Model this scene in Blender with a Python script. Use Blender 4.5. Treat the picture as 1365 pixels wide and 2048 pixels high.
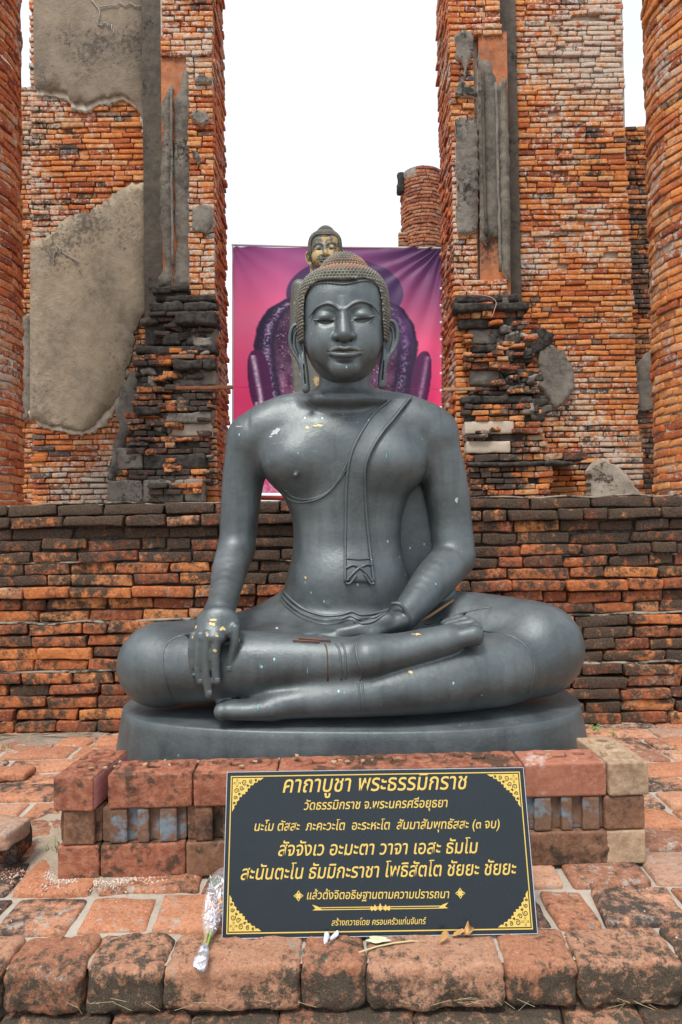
import bpy, math, random
import numpy as np
from mathutils import Matrix, Vector, Euler, noise as mnoise
from mathutils.bvhtree import BVHTree

for o in list(bpy.data.objects): bpy.data.objects.remove(o)
S = bpy.context.scene
COL = S.collection
R = math.radians
random.seed(7)

# ------------------------------------------------------------ camera, world, sun, exposure
CAM_H = 1.03
PITCH, ROLL = 1.09, -0.9
cam = bpy.data.cameras.new('camera')
camo = bpy.data.objects.new('camera', cam); COL.objects.link(camo)
cam.sensor_fit = 'VERTICAL'; cam.sensor_height = 36.0; cam.lens = 24.0
cam.clip_start = 0.05; cam.clip_end = 3000
CM = Euler((R(90+PITCH), 0, 0)).to_matrix() @ Matrix.Rotation(R(ROLL), 3, 'Z')
camo.matrix_world = Matrix.Translation((0, 0, CAM_H)) @ CM.to_4x4()
S.camera = camo
FPX = 24.0/36.0*2048

w = bpy.data.worlds.new('World'); S.world = w; w.use_nodes = True
nt = w.node_tree; nt.nodes.clear()
SUN_EL, SUN_AZ = 62, 205      # soft sun behind thin cloud, high and a little to the left behind the camera
sky = nt.nodes.new('ShaderNodeTexSky'); sky.sky_type = 'NISHITA'; sky.sun_disc = False
sky.sun_elevation = R(SUN_EL); sky.sun_rotation = R(SUN_AZ); sky.air_density = 1.0; sky.dust_density = 2.0
bg1 = nt.nodes.new('ShaderNodeBackground'); bg1.inputs[1].default_value = 0.06
nt.links.new(sky.outputs[0], bg1.inputs[0])
tc = nt.nodes.new('ShaderNodeTexCoord')
nz = nt.nodes.new('ShaderNodeTexNoise'); nz.inputs['Scale'].default_value = 2.2; nz.inputs['Detail'].default_value = 5
mp = nt.nodes.new('ShaderNodeMapping'); mp.inputs['Scale'].default_value = (1, 1, 2.5)
nt.links.new(tc.outputs['Generated'], mp.inputs[0]); nt.links.new(mp.outputs[0], nz.inputs['Vector'])
rp = nt.nodes.new('ShaderNodeValToRGB')
rp.color_ramp.elements[0].position = 0.3; rp.color_ramp.elements[0].color = (0.90, 0.955, 1.0, 1)
rp.color_ramp.elements[1].position = 0.62; rp.color_ramp.elements[1].color = (1.0, 1.0, 1.0, 1)
nt.links.new(nz.outputs[0], rp.inputs[0])
bg2 = nt.nodes.new('ShaderNodeBackground'); bg2.inputs[1].default_value = 0.62    # the cloud layer
nt.links.new(rp.outputs[0], bg2.inputs[0])
ad = nt.nodes.new('ShaderNodeAddShader'); nt.links.new(bg1.outputs[0], ad.inputs[0]); nt.links.new(bg2.outputs[0], ad.inputs[1])
wo = nt.nodes.new('ShaderNodeOutputWorld'); nt.links.new(ad.outputs[0], wo.inputs[0])

sun = bpy.data.lights.new('sun', 'SUN'); sun.energy = 2.3; sun.angle = R(16); sun.color = (1.0, 0.95, 0.88)
suno = bpy.data.objects.new('sun', sun); COL.objects.link(suno)
_d = Vector((math.sin(R(SUN_AZ))*math.cos(R(SUN_EL)), math.cos(R(SUN_AZ))*math.cos(R(SUN_EL)), math.sin(R(SUN_EL))))
suno.rotation_euler = _d.to_track_quat('Z', 'Y').to_euler()
S.view_settings.view_transform = 'Standard'; S.view_settings.look = 'None'
S.view_settings.gamma = 1; S.view_settings.use_curve_mapping = False
S.view_settings.exposure = 0.62
S.render.engine = 'CYCLES'
try:
    S.cycles.use_denoising = True; S.cycles.max_bounces = 6
except Exception: pass

# ------------------------------------------------------------ helpers
def ray(px, py):
    d = CM @ Vector(((px-682.5)/FPX, -(py-1024)/FPX, -1.0)); return d
def P(px, py, Y):
    d = ray(px, py); t = Y/d.y
    return Vector((d.x*t, Y, CAM_H + d.z*t))
def G(px, py, z=0.0):
    d = ray(px, py); t = (z-CAM_H)/d.z
    return Vector((d.x*t, d.y*t, z))
def zof(py, Y, px=682): return P(px, py, Y).z
def xof(px, Y, py=1024): return P(px, py, Y).x

def tag(o, label=None, cat=None, group=None, kind=None):
    if label: o['label'] = label
    if cat: o['category'] = cat
    if group: o['group'] = group
    if kind: o['kind'] = kind
    return o
def empty(name, loc, label=None, cat=None, group=None, kind=None, rz=0):
    o = bpy.data.objects.new(name, None); COL.objects.link(o); o.location = loc; o.rotation_euler = (0, 0, rz)
    o.empty_display_size = 0.1
    return tag(o, label, cat, group, kind)
def link(name, me, mat=None, parent=None, loc=None, rot=None, scale=None):
    """mesh given in the parent's space when loc is given, else in world space"""
    o = bpy.data.objects.new(name, me); COL.objects.link(o)
    if mat is not None and len(me.materials) == 0: me.materials.append(mat)
    if parent is not None:
        o.parent = parent
        if loc is None:
            M = parent_world(parent)
            o.matrix_parent_inverse = M.inverted()
    if loc is not None: o.location = loc
    if rot is not None: o.rotation_euler = rot
    if scale is not None: o.scale = scale
    return o
def parent_world(p):
    M = Matrix.LocRotScale(p.location, p.rotation_euler, p.scale)
    if p.parent is not None:
        M = parent_world(p.parent) @ p.matrix_parent_inverse @ M
    return M
def mesh(name, V, F, smooth=True):
    me = bpy.data.meshes.new(name)
    V = np.asarray(V, dtype=np.float32).reshape(-1, 3)
    if isinstance(F, np.ndarray) and F.ndim == 2:
        n, k = F.shape
        me.vertices.add(len(V)); me.vertices.foreach_set('co', V.ravel())
        me.loops.add(n*k); me.loops.foreach_set('vertex_index', F.astype(np.int32).ravel())
        me.polygons.add(n); me.polygons.foreach_set('loop_start', np.arange(0, n*k, k, dtype=np.int32))
        me.polygons.foreach_set('loop_total', np.full(n, k, dtype=np.int32))
        me.update(calc_edges=True); me.validate()
    else:
        me.from_pydata([tuple(map(float, v)) for v in V], [], [tuple(int(i) for i in f) for f in F]); me.update()
    me.polygons.foreach_set('use_smooth', [smooth]*len(me.polygons))
    return me

def vnoise(p, seed=0):
    p = np.asarray(p, dtype=np.float64); i = np.floor(p).astype(np.int64); f = p-i; u = f*f*(3-2*f)
    def h(ix, iy, iz):
        n = (ix*374761393 + iy*668265263 + iz*2147483647*3 + seed*1274126177) & 0xffffffff
        n = ((n ^ (n >> 13))*1274126177) & 0xffffffff
        n = (n ^ (n >> 16)) & 0xffffffff
        return n/2147483648.0-1.0
    r = 0
    for dx in (0, 1):
        wx = u[..., 0] if dx else 1-u[..., 0]
        for dy in (0, 1):
            wy = u[..., 1] if dy else 1-u[..., 1]
            for dz in (0, 1):
                wz = u[..., 2] if dz else 1-u[..., 2]
                r = r + wx*wy*wz*h(i[..., 0]+dx, i[..., 1]+dy, i[..., 2]+dz)
    return r
def fbm(p, seed=0, oct=3):
    p = np.asarray(p, dtype=np.float64); a = 1; s = 0; t = 0
    for k in range(oct):
        s = s + a*vnoise(p*(2**k)+k*17.3, seed+k); t += a; a *= .5
    return s/t

def rough_box(L, D, H, r, amp=0.002, freq=30, seed=0, nx=4, ny=1, nz=1, seg=1, warp=0.0):
    """rounded box, centred, with worn uneven faces"""
    r = min(r, L*.49, D*.49, H*.49)
    def axis(S_, n):
        inner = np.linspace(-S_/2+r, S_/2-r, n+1)
        a = [-S_/2] + ([-S_/2+r*.3] if seg > 1 else [])
        return np.array(a + list(inner) + [-v for v in reversed(a)])
    ax = [axis(L, nx), axis(D, ny), axis(H, nz)]
    N = [len(a) for a in ax]
    idx = {}; V = []; F = []
    def vid(i, j, k):
        key = (i, j, k)
        if key not in idx: idx[key] = len(V); V.append((ax[0][i], ax[1][j], ax[2][k]))
        return idx[key]
    for s, k in ((0, 0), (1, N[2]-1)):
        for i in range(N[0]-1):
            for j in range(N[1]-1):
                q = [vid(i, j, k), vid(i+1, j, k), vid(i+1, j+1, k), vid(i, j+1, k)]
                F.append(q if s else q[::-1])
    for s, j in ((0, 0), (1, N[1]-1)):
        for i in range(N[0]-1):
            for k in range(N[2]-1):
                q = [vid(i, j, k), vid(i+1, j, k), vid(i+1, j, k+1), vid(i, j, k+1)]
                F.append(q[::-1] if s else q)
    for s, i in ((0, 0), (1, N[0]-1)):
        for j in range(N[1]-1):
            for k in range(N[2]-1):
                q = [vid(i, j, k), vid(i, j+1, k), vid(i, j+1, k+1), vid(i, j, k+1)]
                F.append(q if s else q[::-1])
    V = np.array(V)
    inn = np.clip(V, [-L/2+r, -D/2+r, -H/2+r], [L/2-r, D/2-r, H/2-r])
    d = V-inn; n = np.linalg.norm(d, axis=1, keepdims=True); n[n == 0] = 1
    V = inn + d/n*r*np.where(np.linalg.norm(d, axis=1, keepdims=True) > 0, 1, 0)
    if amp:
        off = np.stack([fbm(V*freq+11*a+seed*5.1, seed*7+a, 2 if seg == 1 else 4) for a in range(3)], 1)
        V = V + off*amp
    if warp:
        rr = np.random.RandomState(seed+1)
        V[:, 2] += (V[:, 0]/L)*rr.uniform(-warp, warp)*H; V[:, 0] += (V[:, 2]/H)*rr.uniform(-warp, warp)*H
        V[:, 2] *= 1+rr.uniform(-warp, warp)*(V[:, 0]/L)
    return V, np.array(F)

class Acc:
    def __init__(s): s.V = []; s.F = []; s.n = 0
    def add(s, V, F, M=None):
        V = np.asarray(V, float)
        if M is not None:
            A = np.array(M.to_3x3() if hasattr(M, 'to_3x3') else M); t = np.array(M.translation) if hasattr(M, 'translation') else 0
            V = V @ A.T + t
        s.V.append(V); s.F += [[int(i)+s.n for i in f] for f in F]; s.n += len(V)
    def build(s, name, mat, parent=None, smooth=True, **k):
        return link(name, mesh(name, np.concatenate(s.V), s.F, smooth), mat, parent, **k)

def tube(path, rad, seg=8, cap=True, squash=None):
    """path: list of Vector, rad: float or list"""
    path = [Vector(p) for p in path]; n = len(path)
    if not hasattr(rad, '__len__'): rad = [rad]*n
    V = []; F = []
    up = Vector((0, 0, 1)); prev = None
    for i, p in enumerate(path):
        t = (path[min(i+1, n-1)]-path[max(i-1, 0)]).normalized()
        if prev is None:
            a = up if abs(t.dot(up)) < .9 else Vector((0, 1, 0))
            b = t.cross(a).normalized()
        else:
            b = (prev - t*prev.dot(t)).normalized()
        prev = b; c = t.cross(b)
        for k in range(seg):
            an = 2*math.pi*k/seg
            V.append(p + (b*math.cos(an) + c*math.sin(an))*rad[i])
    for i in range(n-1):
        for k in range(seg):
            a0 = i*seg+k; a1 = i*seg+(k+1) % seg
            F.append([a0, a1, a1+seg, a0+seg])
    if cap: F.append(list(range(seg))[::-1]); F.append([(n-1)*seg+k for k in range(seg)])
    return [tuple(v) for v in V], F

def catmull(pts, n=8, closed=False):
    pts = [np.array(p, float) for p in pts]; out = []
    m = len(pts)
    for i in range(m if closed else m-1):
        p0 = pts[(i-1) % m] if closed or i > 0 else pts[0]*2-pts[1]
        p1 = pts[i]; p2 = pts[(i+1) % m]
        p3 = pts[(i+2) % m] if closed or i+2 < m else pts[-1]*2-pts[-2]
        for k in range(n):
            t = k/n
            out.append(.5*((2*p1)+(-p0+p2)*t+(2*p0-5*p1+4*p2-p3)*t*t+(-p0+3*p1-3*p2+p3)*t**3))
    if not closed: out.append(pts[-1])
    return out

# ------------------------------------------------------------ signed-distance modelling
class Field:
    def __init__(s, lo, hi, h):
        s.lo = np.array(lo, float); s.h = h
        s.n = np.ceil((np.array(hi)-s.lo)/h).astype(int)+1
        s.D = np.full(s.n, .3, np.float32)
        s.ax = [(s.lo[a]+np.arange(s.n[a])*h).astype(np.float32) for a in range(3)]
    def region(s, lo, hi):
        a = np.clip(np.floor((np.array(lo)-s.lo)/s.h).astype(int), 0, s.n-1)
        b = np.clip(np.ceil((np.array(hi)-s.lo)/s.h).astype(int)+1, 1, s.n)
        sl = tuple(slice(int(x), int(max(y, x+1))) for x, y in zip(a, b))
        X = s.ax[0][sl[0]][:, None, None]; Y = s.ax[1][sl[1]][None, :, None]; Z = s.ax[2][sl[2]][None, None, :]
        return sl, X, Y, Z
    def add(s, fn, lo, hi, k=0.0, sub=False):
        pad = k*1.3+4*s.h
        sl, X, Y, Z = s.region(np.array(lo)-pad, np.array(hi)+pad)
        d = fn(X, Y, Z); D = s.D[sl]
        if sub: D, d = -D, d
        if k > 0:
            h = np.clip(.5+.5*(d-D)/k, 0, 1); r = d*(1-h)+D*h-k*h*(1-h)
        else: r = np.minimum(D, d)
        s.D[sl] = -r if sub else r
    def cap(s, a, b, ra, rb=None, k=0.0, sub=False, sc=(1, 1, 1)):
        rb = ra if rb is None else rb
        a = np.array(a, float); b = np.array(b, float); sc = np.array(sc, float)
        A = a/sc; B = b/sc; ba = B-A; L = max(float(ba@ba), 1e-12)
        def fn(X, Y, Z):
            x, y, z = X/sc[0]-A[0], Y/sc[1]-A[1], Z/sc[2]-A[2]
            t = np.clip((x*ba[0]+y*ba[1]+z*ba[2])/L, 0, 1)
            return (np.sqrt((x-t*ba[0])**2+(y-t*ba[1])**2+(z-t*ba[2])**2)-(ra+(rb-ra)*t))*sc.min()
        m = max(ra, rb)*sc
        s.add(fn, np.minimum(a, b)-m, np.maximum(a, b)+m, k, sub)
    def chain(s, pts, k=0.0, sub=False, sc=(1, 1, 1), kk=None):
        """pts: list of (Vector, r); fused first, then blended in once"""
        pts = [(np.array(p, float), r) for p, r in pts]; sc = np.array(sc, float)
        if len(pts) > 2:
            q = catmull([np.append(p, r) for p, r in pts], 5); pts = [(v[:3], float(v[3])) for v in q]
            if kk: kk = kk*.25
        def fn(X, Y, Z):
            best = None
            for (a, ra), (b, rb) in zip(pts[:-1], pts[1:]):
                A = a/sc; B = b/sc; ba = B-A; L = max(float(ba@ba), 1e-12)
                x, y, z = X/sc[0]-A[0], Y/sc[1]-A[1], Z/sc[2]-A[2]
                t = np.clip((x*ba[0]+y*ba[1]+z*ba[2])/L, 0, 1)
                d = (np.sqrt((x-t*ba[0])**2+(y-t*ba[1])**2+(z-t*ba[2])**2)-(ra+(rb-ra)*t))*sc.min()
                if best is None: best = d
                elif kk:
                    h = np.clip(.5+.5*(d-best)/kk, 0, 1); best = d*(1-h)+best*h-kk*h*(1-h)
                else: best = np.minimum(best, d)
            return best
        A = np.array([p for p, r in pts]); m = max(r for p, r in pts)*sc
        s.add(fn, A.min(0)-m, A.max(0)+m, k, sub)
    def ell(s, c, r, k=0.0, sub=False, rot=None):
        c = np.array(c, float); r = np.array(r, float)
        Rm = np.array(rot.to_matrix()).T if rot is not None else None
        def fn(X, Y, Z):
            x, y, z = X-c[0], Y-c[1], Z-c[2]
            if Rm is not None:
                x, y, z = (Rm[0, 0]*x+Rm[0, 1]*y+Rm[0, 2]*z, Rm[1, 0]*x+Rm[1, 1]*y+Rm[1, 2]*z, Rm[2, 0]*x+Rm[2, 1]*y+Rm[2, 2]*z)
            k0 = np.sqrt((x/r[0])**2+(y/r[1])**2+(z/r[2])**2)
            k1 = np.sqrt((x/r[0]**2)**2+(y/r[1]**2)**2+(z/r[2]**2)**2)+1e-9
            return k0*(k0-1)/k1
        m = r if rot is None else np.full(3, r.max())
        s.add(fn, c-m, c+m, k, sub)
    def box(s, c, hs, r=0.0, k=0.0, sub=False):
        c = np.array(c, float); hs = np.array(hs, float)
        def fn(X, Y, Z):
            x, y, z = abs(X-c[0])-hs[0]+r, abs(Y-c[1])-hs[1]+r, abs(Z-c[2])-hs[2]+r
            return np.sqrt(np.maximum(x, 0)**2+np.maximum(y, 0)**2+np.maximum(z, 0)**2)+np.minimum(np.maximum(np.maximum(x, y), z), 0)-r
        s.add(fn, c-hs, c+hs, k, sub)
    def profile(s, rows, k=0.0, n=2.0, sub=False, endk=.03):
        """rows: (z, xc, a, yc, bfront, bback) ascending z"""
        rows = sorted(rows); zz = np.array([r[0] for r in rows]); c = [np.array([r[i] for r in rows]) for i in range(1, 6)]
        # smooth interpolation
        zs = np.linspace(zz[0], zz[-1], 200)
        def sm(v):
            y = np.interp(zs, zz, v); K = np.hanning(17); K /= K.sum()
            yp = np.concatenate([2*y[0]-y[8:0:-1], y, 2*y[-1]-y[-2:-10:-1]]); return np.convolve(yp, K, 'valid')
        cs = [sm(v) for v in c]
        def fn(X, Y, Z):
            xc, a, yc, bf, bb = [np.interp(Z.ravel(), zs, v).reshape(Z.shape).astype(np.float32) for v in cs]
            y = Y-yc; b = np.where(y < 0, bf, bb)
            q = (np.abs((X-xc)/a)**n+np.abs(y/b)**n)**(1.0/n)
            d = (q-1)*np.minimum(a, b)
            e = np.maximum(Z-zz[-1], zz[0]-Z)
            h = np.clip(.5+.5*(e-d)/endk, 0, 1)
            return e*h+d*(1-h)+endk*h*(1-h)
        A = np.array(rows)
        lo = [(A[:, 1]-A[:, 2]).min(), (A[:, 3]-A[:, 4]).min(), zz[0]]; hi = [(A[:, 1]+A[:, 2]).max(), (A[:, 3]+A[:, 5]).max(), zz[-1]]
        s.add(fn, lo, hi, k, sub)
    def prism_xz(s, poly, y0, y1, k=0.0, sub=False, grow=0.0):
        poly = np.array(poly, float)
        def fn(X, Y, Z):
            d2 = None; ins = np.zeros(np.broadcast(X, Z).shape, bool)
            m = len(poly)
            for i in range(m):
                a = poly[i]; b = poly[(i+1) % m]; e = b-a
                wx = X-a[0]; wz = Z-a[1]
                t = np.clip((wx*e[0]+wz*e[1])/(e@e+1e-12), 0, 1)
                d = (wx-e[0]*t)**2+(wz-e[1]*t)**2
                d2 = d if d2 is None else np.minimum(d2, d)
                c = ((a[1] > Z) != (b[1] > Z)) & (X < (b[0]-a[0])*(Z-a[1])/((b[1]-a[1]) if b[1] != a[1] else 1e-9)+a[0])
                ins = ins ^ c
            d = np.sqrt(d2); d = np.where(ins, -d, d)-grow
            e = np.maximum(y0-Y, Y-y1)
            return np.maximum(d, e)+0*Y
        s.add(fn, [poly[:, 0].min(), y0, poly[:, 1].min()], [poly[:, 0].max(), y1, poly[:, 1].max()], k, sub)
    def noise(s, freq, amp, seed=0):
        m = np.abs(s.D) < amp*3+3*s.h
        I = np.argwhere(m); p = s.lo+I*s.h
        s.D[m] += (fbm(p*freq, seed, 3)*amp).astype(np.float32)
    def nets(s):
        D = s.D; ins = D < 0
        cm = ins[:-1, :-1, :-1].astype(np.int8)
        tot = np.zeros(cm.shape, np.int8)
        for dx in (0, 1):
            for dy in (0, 1):
                for dz in (0, 1):
                    tot += ins[dx:dx+cm.shape[0], dy:dy+cm.shape[1], dz:dz+cm.shape[2]]
        C = np.argwhere((tot > 0) & (tot < 8))
        idx = np.full(cm.shape, -1, np.int32); idx[tuple(C.T)] = np.arange(len(C))
        acc = np.zeros((len(C), 3)); cnt = np.zeros(len(C))
        corners = [(0, 0, 0), (1, 0, 0), (0, 1, 0), (1, 1, 0), (0, 0, 1), (1, 0, 1), (0, 1, 1), (1, 1, 1)]
        vals = {c: D[C[:, 0]+c[0], C[:, 1]+c[1], C[:, 2]+c[2]] for c in corners}
        for i, a in enumerate(corners):
            for b in corners[i+1:]:
                if sum(abs(x-y) for x, y in zip(a, b)) != 1: continue
                va, vb = vals[a], vals[b]; m = (va < 0) != (vb < 0)
                t = np.where(m, va/np.where(m, va-vb, 1), 0)
                pa = np.array(a, float); pb = np.array(b, float)
                acc += np.where(m[:, None], pa+(pb-pa)*t[:, None], 0); cnt += m
        V = s.lo+(C+acc/np.maximum(cnt, 1)[:, None])*s.h
        F = []
        for ax in range(3):
            o1, o2 = [(1, 2), (2, 0), (0, 1)][ax]
            sl0 = [slice(None)]*3; sl1 = [slice(None)]*3
            sl0[ax] = slice(0, -1); sl1[ax] = slice(1, None)
            E = ins[tuple(sl0)] != ins[tuple(sl1)]
            I = np.argwhere(E)
            ok = (I[:, o1] > 0) & (I[:, o2] > 0) & (I[:, o1] < cm.shape[o1]) & (I[:, o2] < cm.shape[o2]); I = I[ok]
            u = np.zeros(3, int); u[o1] = 1; v = np.zeros(3, int); v[o2] = 1
            q = [idx[tuple((I-u-v).T)], idx[tuple((I-v).T)], idx[tuple(I.T)], idx[tuple((I-u).T)]]
            Q = np.stack(q, 1); flip = ~ins[tuple(I.T)]
            Q[flip] = Q[flip][:, ::-1]
            F.append(Q)
        F = np.concatenate(F); F = F[(F >= 0).all(1)]
        return V, F

# ------------------------------------------------------------ materials
def newmat(name):
    m = bpy.data.materials.new(name); m.use_nodes = True
    n = m.node_tree; b = n.nodes['Principled BSDF']
    return m, n, b
def N(n, t, **k):
    x = n.nodes.new(t)
    for a, v in k.items():
        if a in x.inputs: x.inputs[a].default_value = v
        else: setattr(x, a, v)
    return x
def noise_n(n, vec, scale, detail=4, rough=.55, dist=0):
    x = n.nodes.new('ShaderNodeTexNoise'); x.inputs['Scale'].default_value = scale; x.inputs['Detail'].default_value = detail
    x.inputs['Roughness'].default_value = rough; x.inputs['Distortion'].default_value = dist
    n.links.new(vec, x.inputs['Vector']); return x.outputs[0]
def mapping(n, vec, scale=(1, 1, 1), loc=(0, 0, 0)):
    x = n.nodes.new('ShaderNodeMapping'); x.inputs['Scale'].default_value = scale; x.inputs['Location'].default_value = loc
    n.links.new(vec, x.inputs[0]); return x.outputs[0]
def mrange(n, v, a, b, c=0, d=1):
    x = n.nodes.new('ShaderNodeMapRange'); x.inputs[1].default_value = a; x.inputs[2].default_value = b
    x.inputs[3].default_value = c; x.inputs[4].default_value = d
    n.links.new(v, x.inputs[0]); return x.outputs[0]
def mth(n, op, a, b=None):
    x = n.nodes.new('ShaderNodeMath'); x.operation = op
    for i, v in enumerate((a, b)):
        if v is None: continue
        if isinstance(v, (int, float)): x.inputs[i].default_value = v
        else: n.links.new(v, x.inputs[i])
    return x.outputs[0]
def mix(n, fac, a, b, mode='MIX'):
    x = n.nodes.new('ShaderNodeMix'); x.data_type = 'RGBA'; x.blend_type = mode
    if isinstance(fac, (int, float)): x.inputs[0].default_value = fac
    else: n.links.new(fac, x.inputs[0])
    for i, v in ((6, a), (7, b)):
        if isinstance(v, tuple): x.inputs[i].default_value = v if len(v) == 4 else (*v, 1)
        else: n.links.new(v, x.inputs[i])
    return x.outputs[2]
def ramp(n, v, stops, interp='LINEAR'):
    x = n.nodes.new('ShaderNodeValToRGB'); e = x.color_ramp; e.interpolation = interp
    while len(e.elements) < len(stops): e.elements.new(.5)
    for el, (p, c) in zip(e.elements, stops): el.position = p; el.color = (*c, 1)
    n.links.new(v, x.inputs[0]); return x.outputs[0]
def bump(n, b, h, strength=.5, dist=.01):
    x = n.nodes.new('ShaderNodeBump'); x.inputs['Strength'].default_value = strength; x.inputs['Distance'].default_value = dist
    n.links.new(h, x.inputs['Height']); n.links.new(x.outputs[0], b.inputs['Normal'])
def pos(n):
    return n.nodes.new('ShaderNodeNewGeometry').outputs['Position']

def brick_mat(name, stops, grime=.55, lime=.66, gscale=1.6, lscale=1.3, fine=1.0, grime_col=(.018, .016, .014), lime_col=(.46, .41, .34), gsoft=.10, perbrick=.25, mottle=.45, bstr=.8, zdark=None, gdet=.9):
    m, n, b = newmat(name)
    g = n.nodes.new('ShaderNodeNewGeometry'); oi = n.nodes.new('ShaderNodeObjectInfo'); p = g.outputs['Position']
    r = mth(n, 'FRACT', mth(n, 'ADD', oi.outputs['Random'], g.outputs['Random Per Island']))
    r2 = mth(n, 'FRACT', mth(n, 'MULTIPLY', r, 7.31))
    col = ramp(n, r, stops)
    n1 = noise_n(n, p, 14*fine, 8, .68); n2 = noise_n(n, p, 60*fine, 6, .75); n3 = noise_n(n, p, 180*fine, 3, .7)
    col = mix(n, mrange(n, n1, .42, .62, 0, mottle), col, (.24, .07, .03))
    col = mix(n, mrange(n, n2, .54, .66, 0, .5), col, (.72, .42, .24))
    col = mix(n, mrange(n, n2, .46, .36, 0, .55), col, (.13, .05, .03))
    # lime and mortar smears
    nl = noise_n(n, p, lscale, 6, .62, .4); nl2 = noise_n(n, p, 24*fine, 6, .75)
    lm = mth(n, 'ADD', nl, mth(n, 'MULTIPLY', mth(n, 'SUBTRACT', nl2, .5), 1.3))
    lc = mix(n, mrange(n, n2, .4, .6), lime_col, tuple(c*.62 for c in lime_col))
    col = mix(n, mrange(n, lm, lime, lime+.06, 0, .88), col, lc)
    # black algae
    ng = noise_n(n, p, gscale, 5, .62, .2); ng2 = noise_n(n, p, 20*fine, 8, .78)
    gm = mth(n, 'ADD', mth(n, 'ADD', ng, mth(n, 'MULTIPLY', mth(n, 'SUBTRACT', ng2, .5), gdet)), mth(n, 'MULTIPLY', mth(n, 'SUBTRACT', r2, .5), perbrick))
    if zdark:      # by height: rain-fed algae under the terrace coping; edge bricks darken downward
        sx = n.nodes.new('ShaderNodeSeparateXYZ'); n.links.new(p, sx.inputs[0])
        gm = mth(n, 'ADD', gm, mrange(n, sx.outputs[2], zdark[0], zdark[1], 0, zdark[2]))
    gcol = ramp(n, n3, [(.35, grime_col), (.62, tuple(c*4.0+.016 for c in grime_col))])
    col = mix(n, mrange(n, gm, grime, grime+gsoft, 0, .96), col, gcol)
    n.links.new(col, b.inputs['Base Color']); b.inputs['Roughness'].default_value = .92
    b.inputs['Specular IOR Level'].default_value = .2
    hh = mth(n, 'ADD', mth(n, 'ADD', noise_n(n, p, 38*fine, 8, .75), mth(n, 'MULTIPLY', n3, .35)), mth(n, 'MULTIPLY', n1, .6))
    bump(n, b, hh, bstr, .018/fine)
    return m

ORANGE = [(0, (.20, .045, .022)), (.10, (.42, .10, .035)), (.3, (.60, .17, .042)), (.55, (.70, .25, .065)), (.78, (.74, .31, .10)), (.93, (.58, .32, .16)), (.975, (.095, .09, .09)), (1, (.08, .085, .095))]
M = {}
M['brick_wall'] = brick_mat('weathered orange brick', ORANGE, grime=.635, lime=.525, lscale=.75, lime_col=(.68, .60, .50))
M['brick_col'] = brick_mat('column brick', [(0, (.26, .06, .025)), (.2, (.50, .13, .04)), (.6, (.72, .26, .07)), (1, (.74, .35, .13))], grime=.72, lime=.585, lscale=1.7, lime_col=(.58, .51, .43))
M['brick_col2'] = brick_mat('column red brick', [(0, (.24, .045, .022)), (.3, (.46, .10, .035)), (.7, (.62, .17, .045)), (1, (.6, .26, .12))], grime=.72, lime=.575, lscale=1.7, lime_col=(.56, .49, .42))
M['brick_base'] = brick_mat('eroded base brick', ORANGE, grime=.44, lime=.60, gscale=1.8, perbrick=.15)
M['brick_ret'] = brick_mat('algae stained retaining brick', [(0, (.14, .05, .03)), (.25, (.34, .10, .045)), (.6, (.55, .18, .06)), (.85, (.64, .25, .08)), (1, (.52, .27, .16))], grime=.425, lime=.66, gscale=2.0, perbrick=.22, lime_col=(.40, .34, .27), lscale=2.2, gsoft=.14, zdark=(.70, 1.05, .13), gdet=1.2, grime_col=(.022, .016, .011))
M['brick_far'] = brick_mat('far column brick', [(0, (.2, .07, .05)), (.4, (.42, .15, .08)), (.8, (.48, .22, .12)), (1, (.3, .2, .14))], grime=.66, lime=.66, fine=.5)
M['brick_pave'] = brick_mat('worn paving brick', [(0, (.30, .15, .10)), (.3, (.50, .22, .12)), (.6, (.58, .29, .17)), (.85, (.60, .37, .25)), (1, (.40, .26, .19))], grime=.54, lime=.62, gscale=3.0, lscale=3.5, fine=1.5, gsoft=.18, perbrick=.34, mottle=.3, lime_col=(.50, .43, .36), gdet=1.1)
M['brick_nose'] = brick_mat('edge brick', [(0, (.34, .15, .09)), (.5, (.46, .22, .13)), (1, (.50, .28, .18))], grime=.485, lime=.68, gscale=4.5, lscale=4, fine=2.0, gsoft=.18, perbrick=.14, grime_col=(.024, .020, .014), mottle=.3, bstr=1.0, zdark=(.0, -.035, .17), gdet=1.5)  # gets darker down the front face

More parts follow.
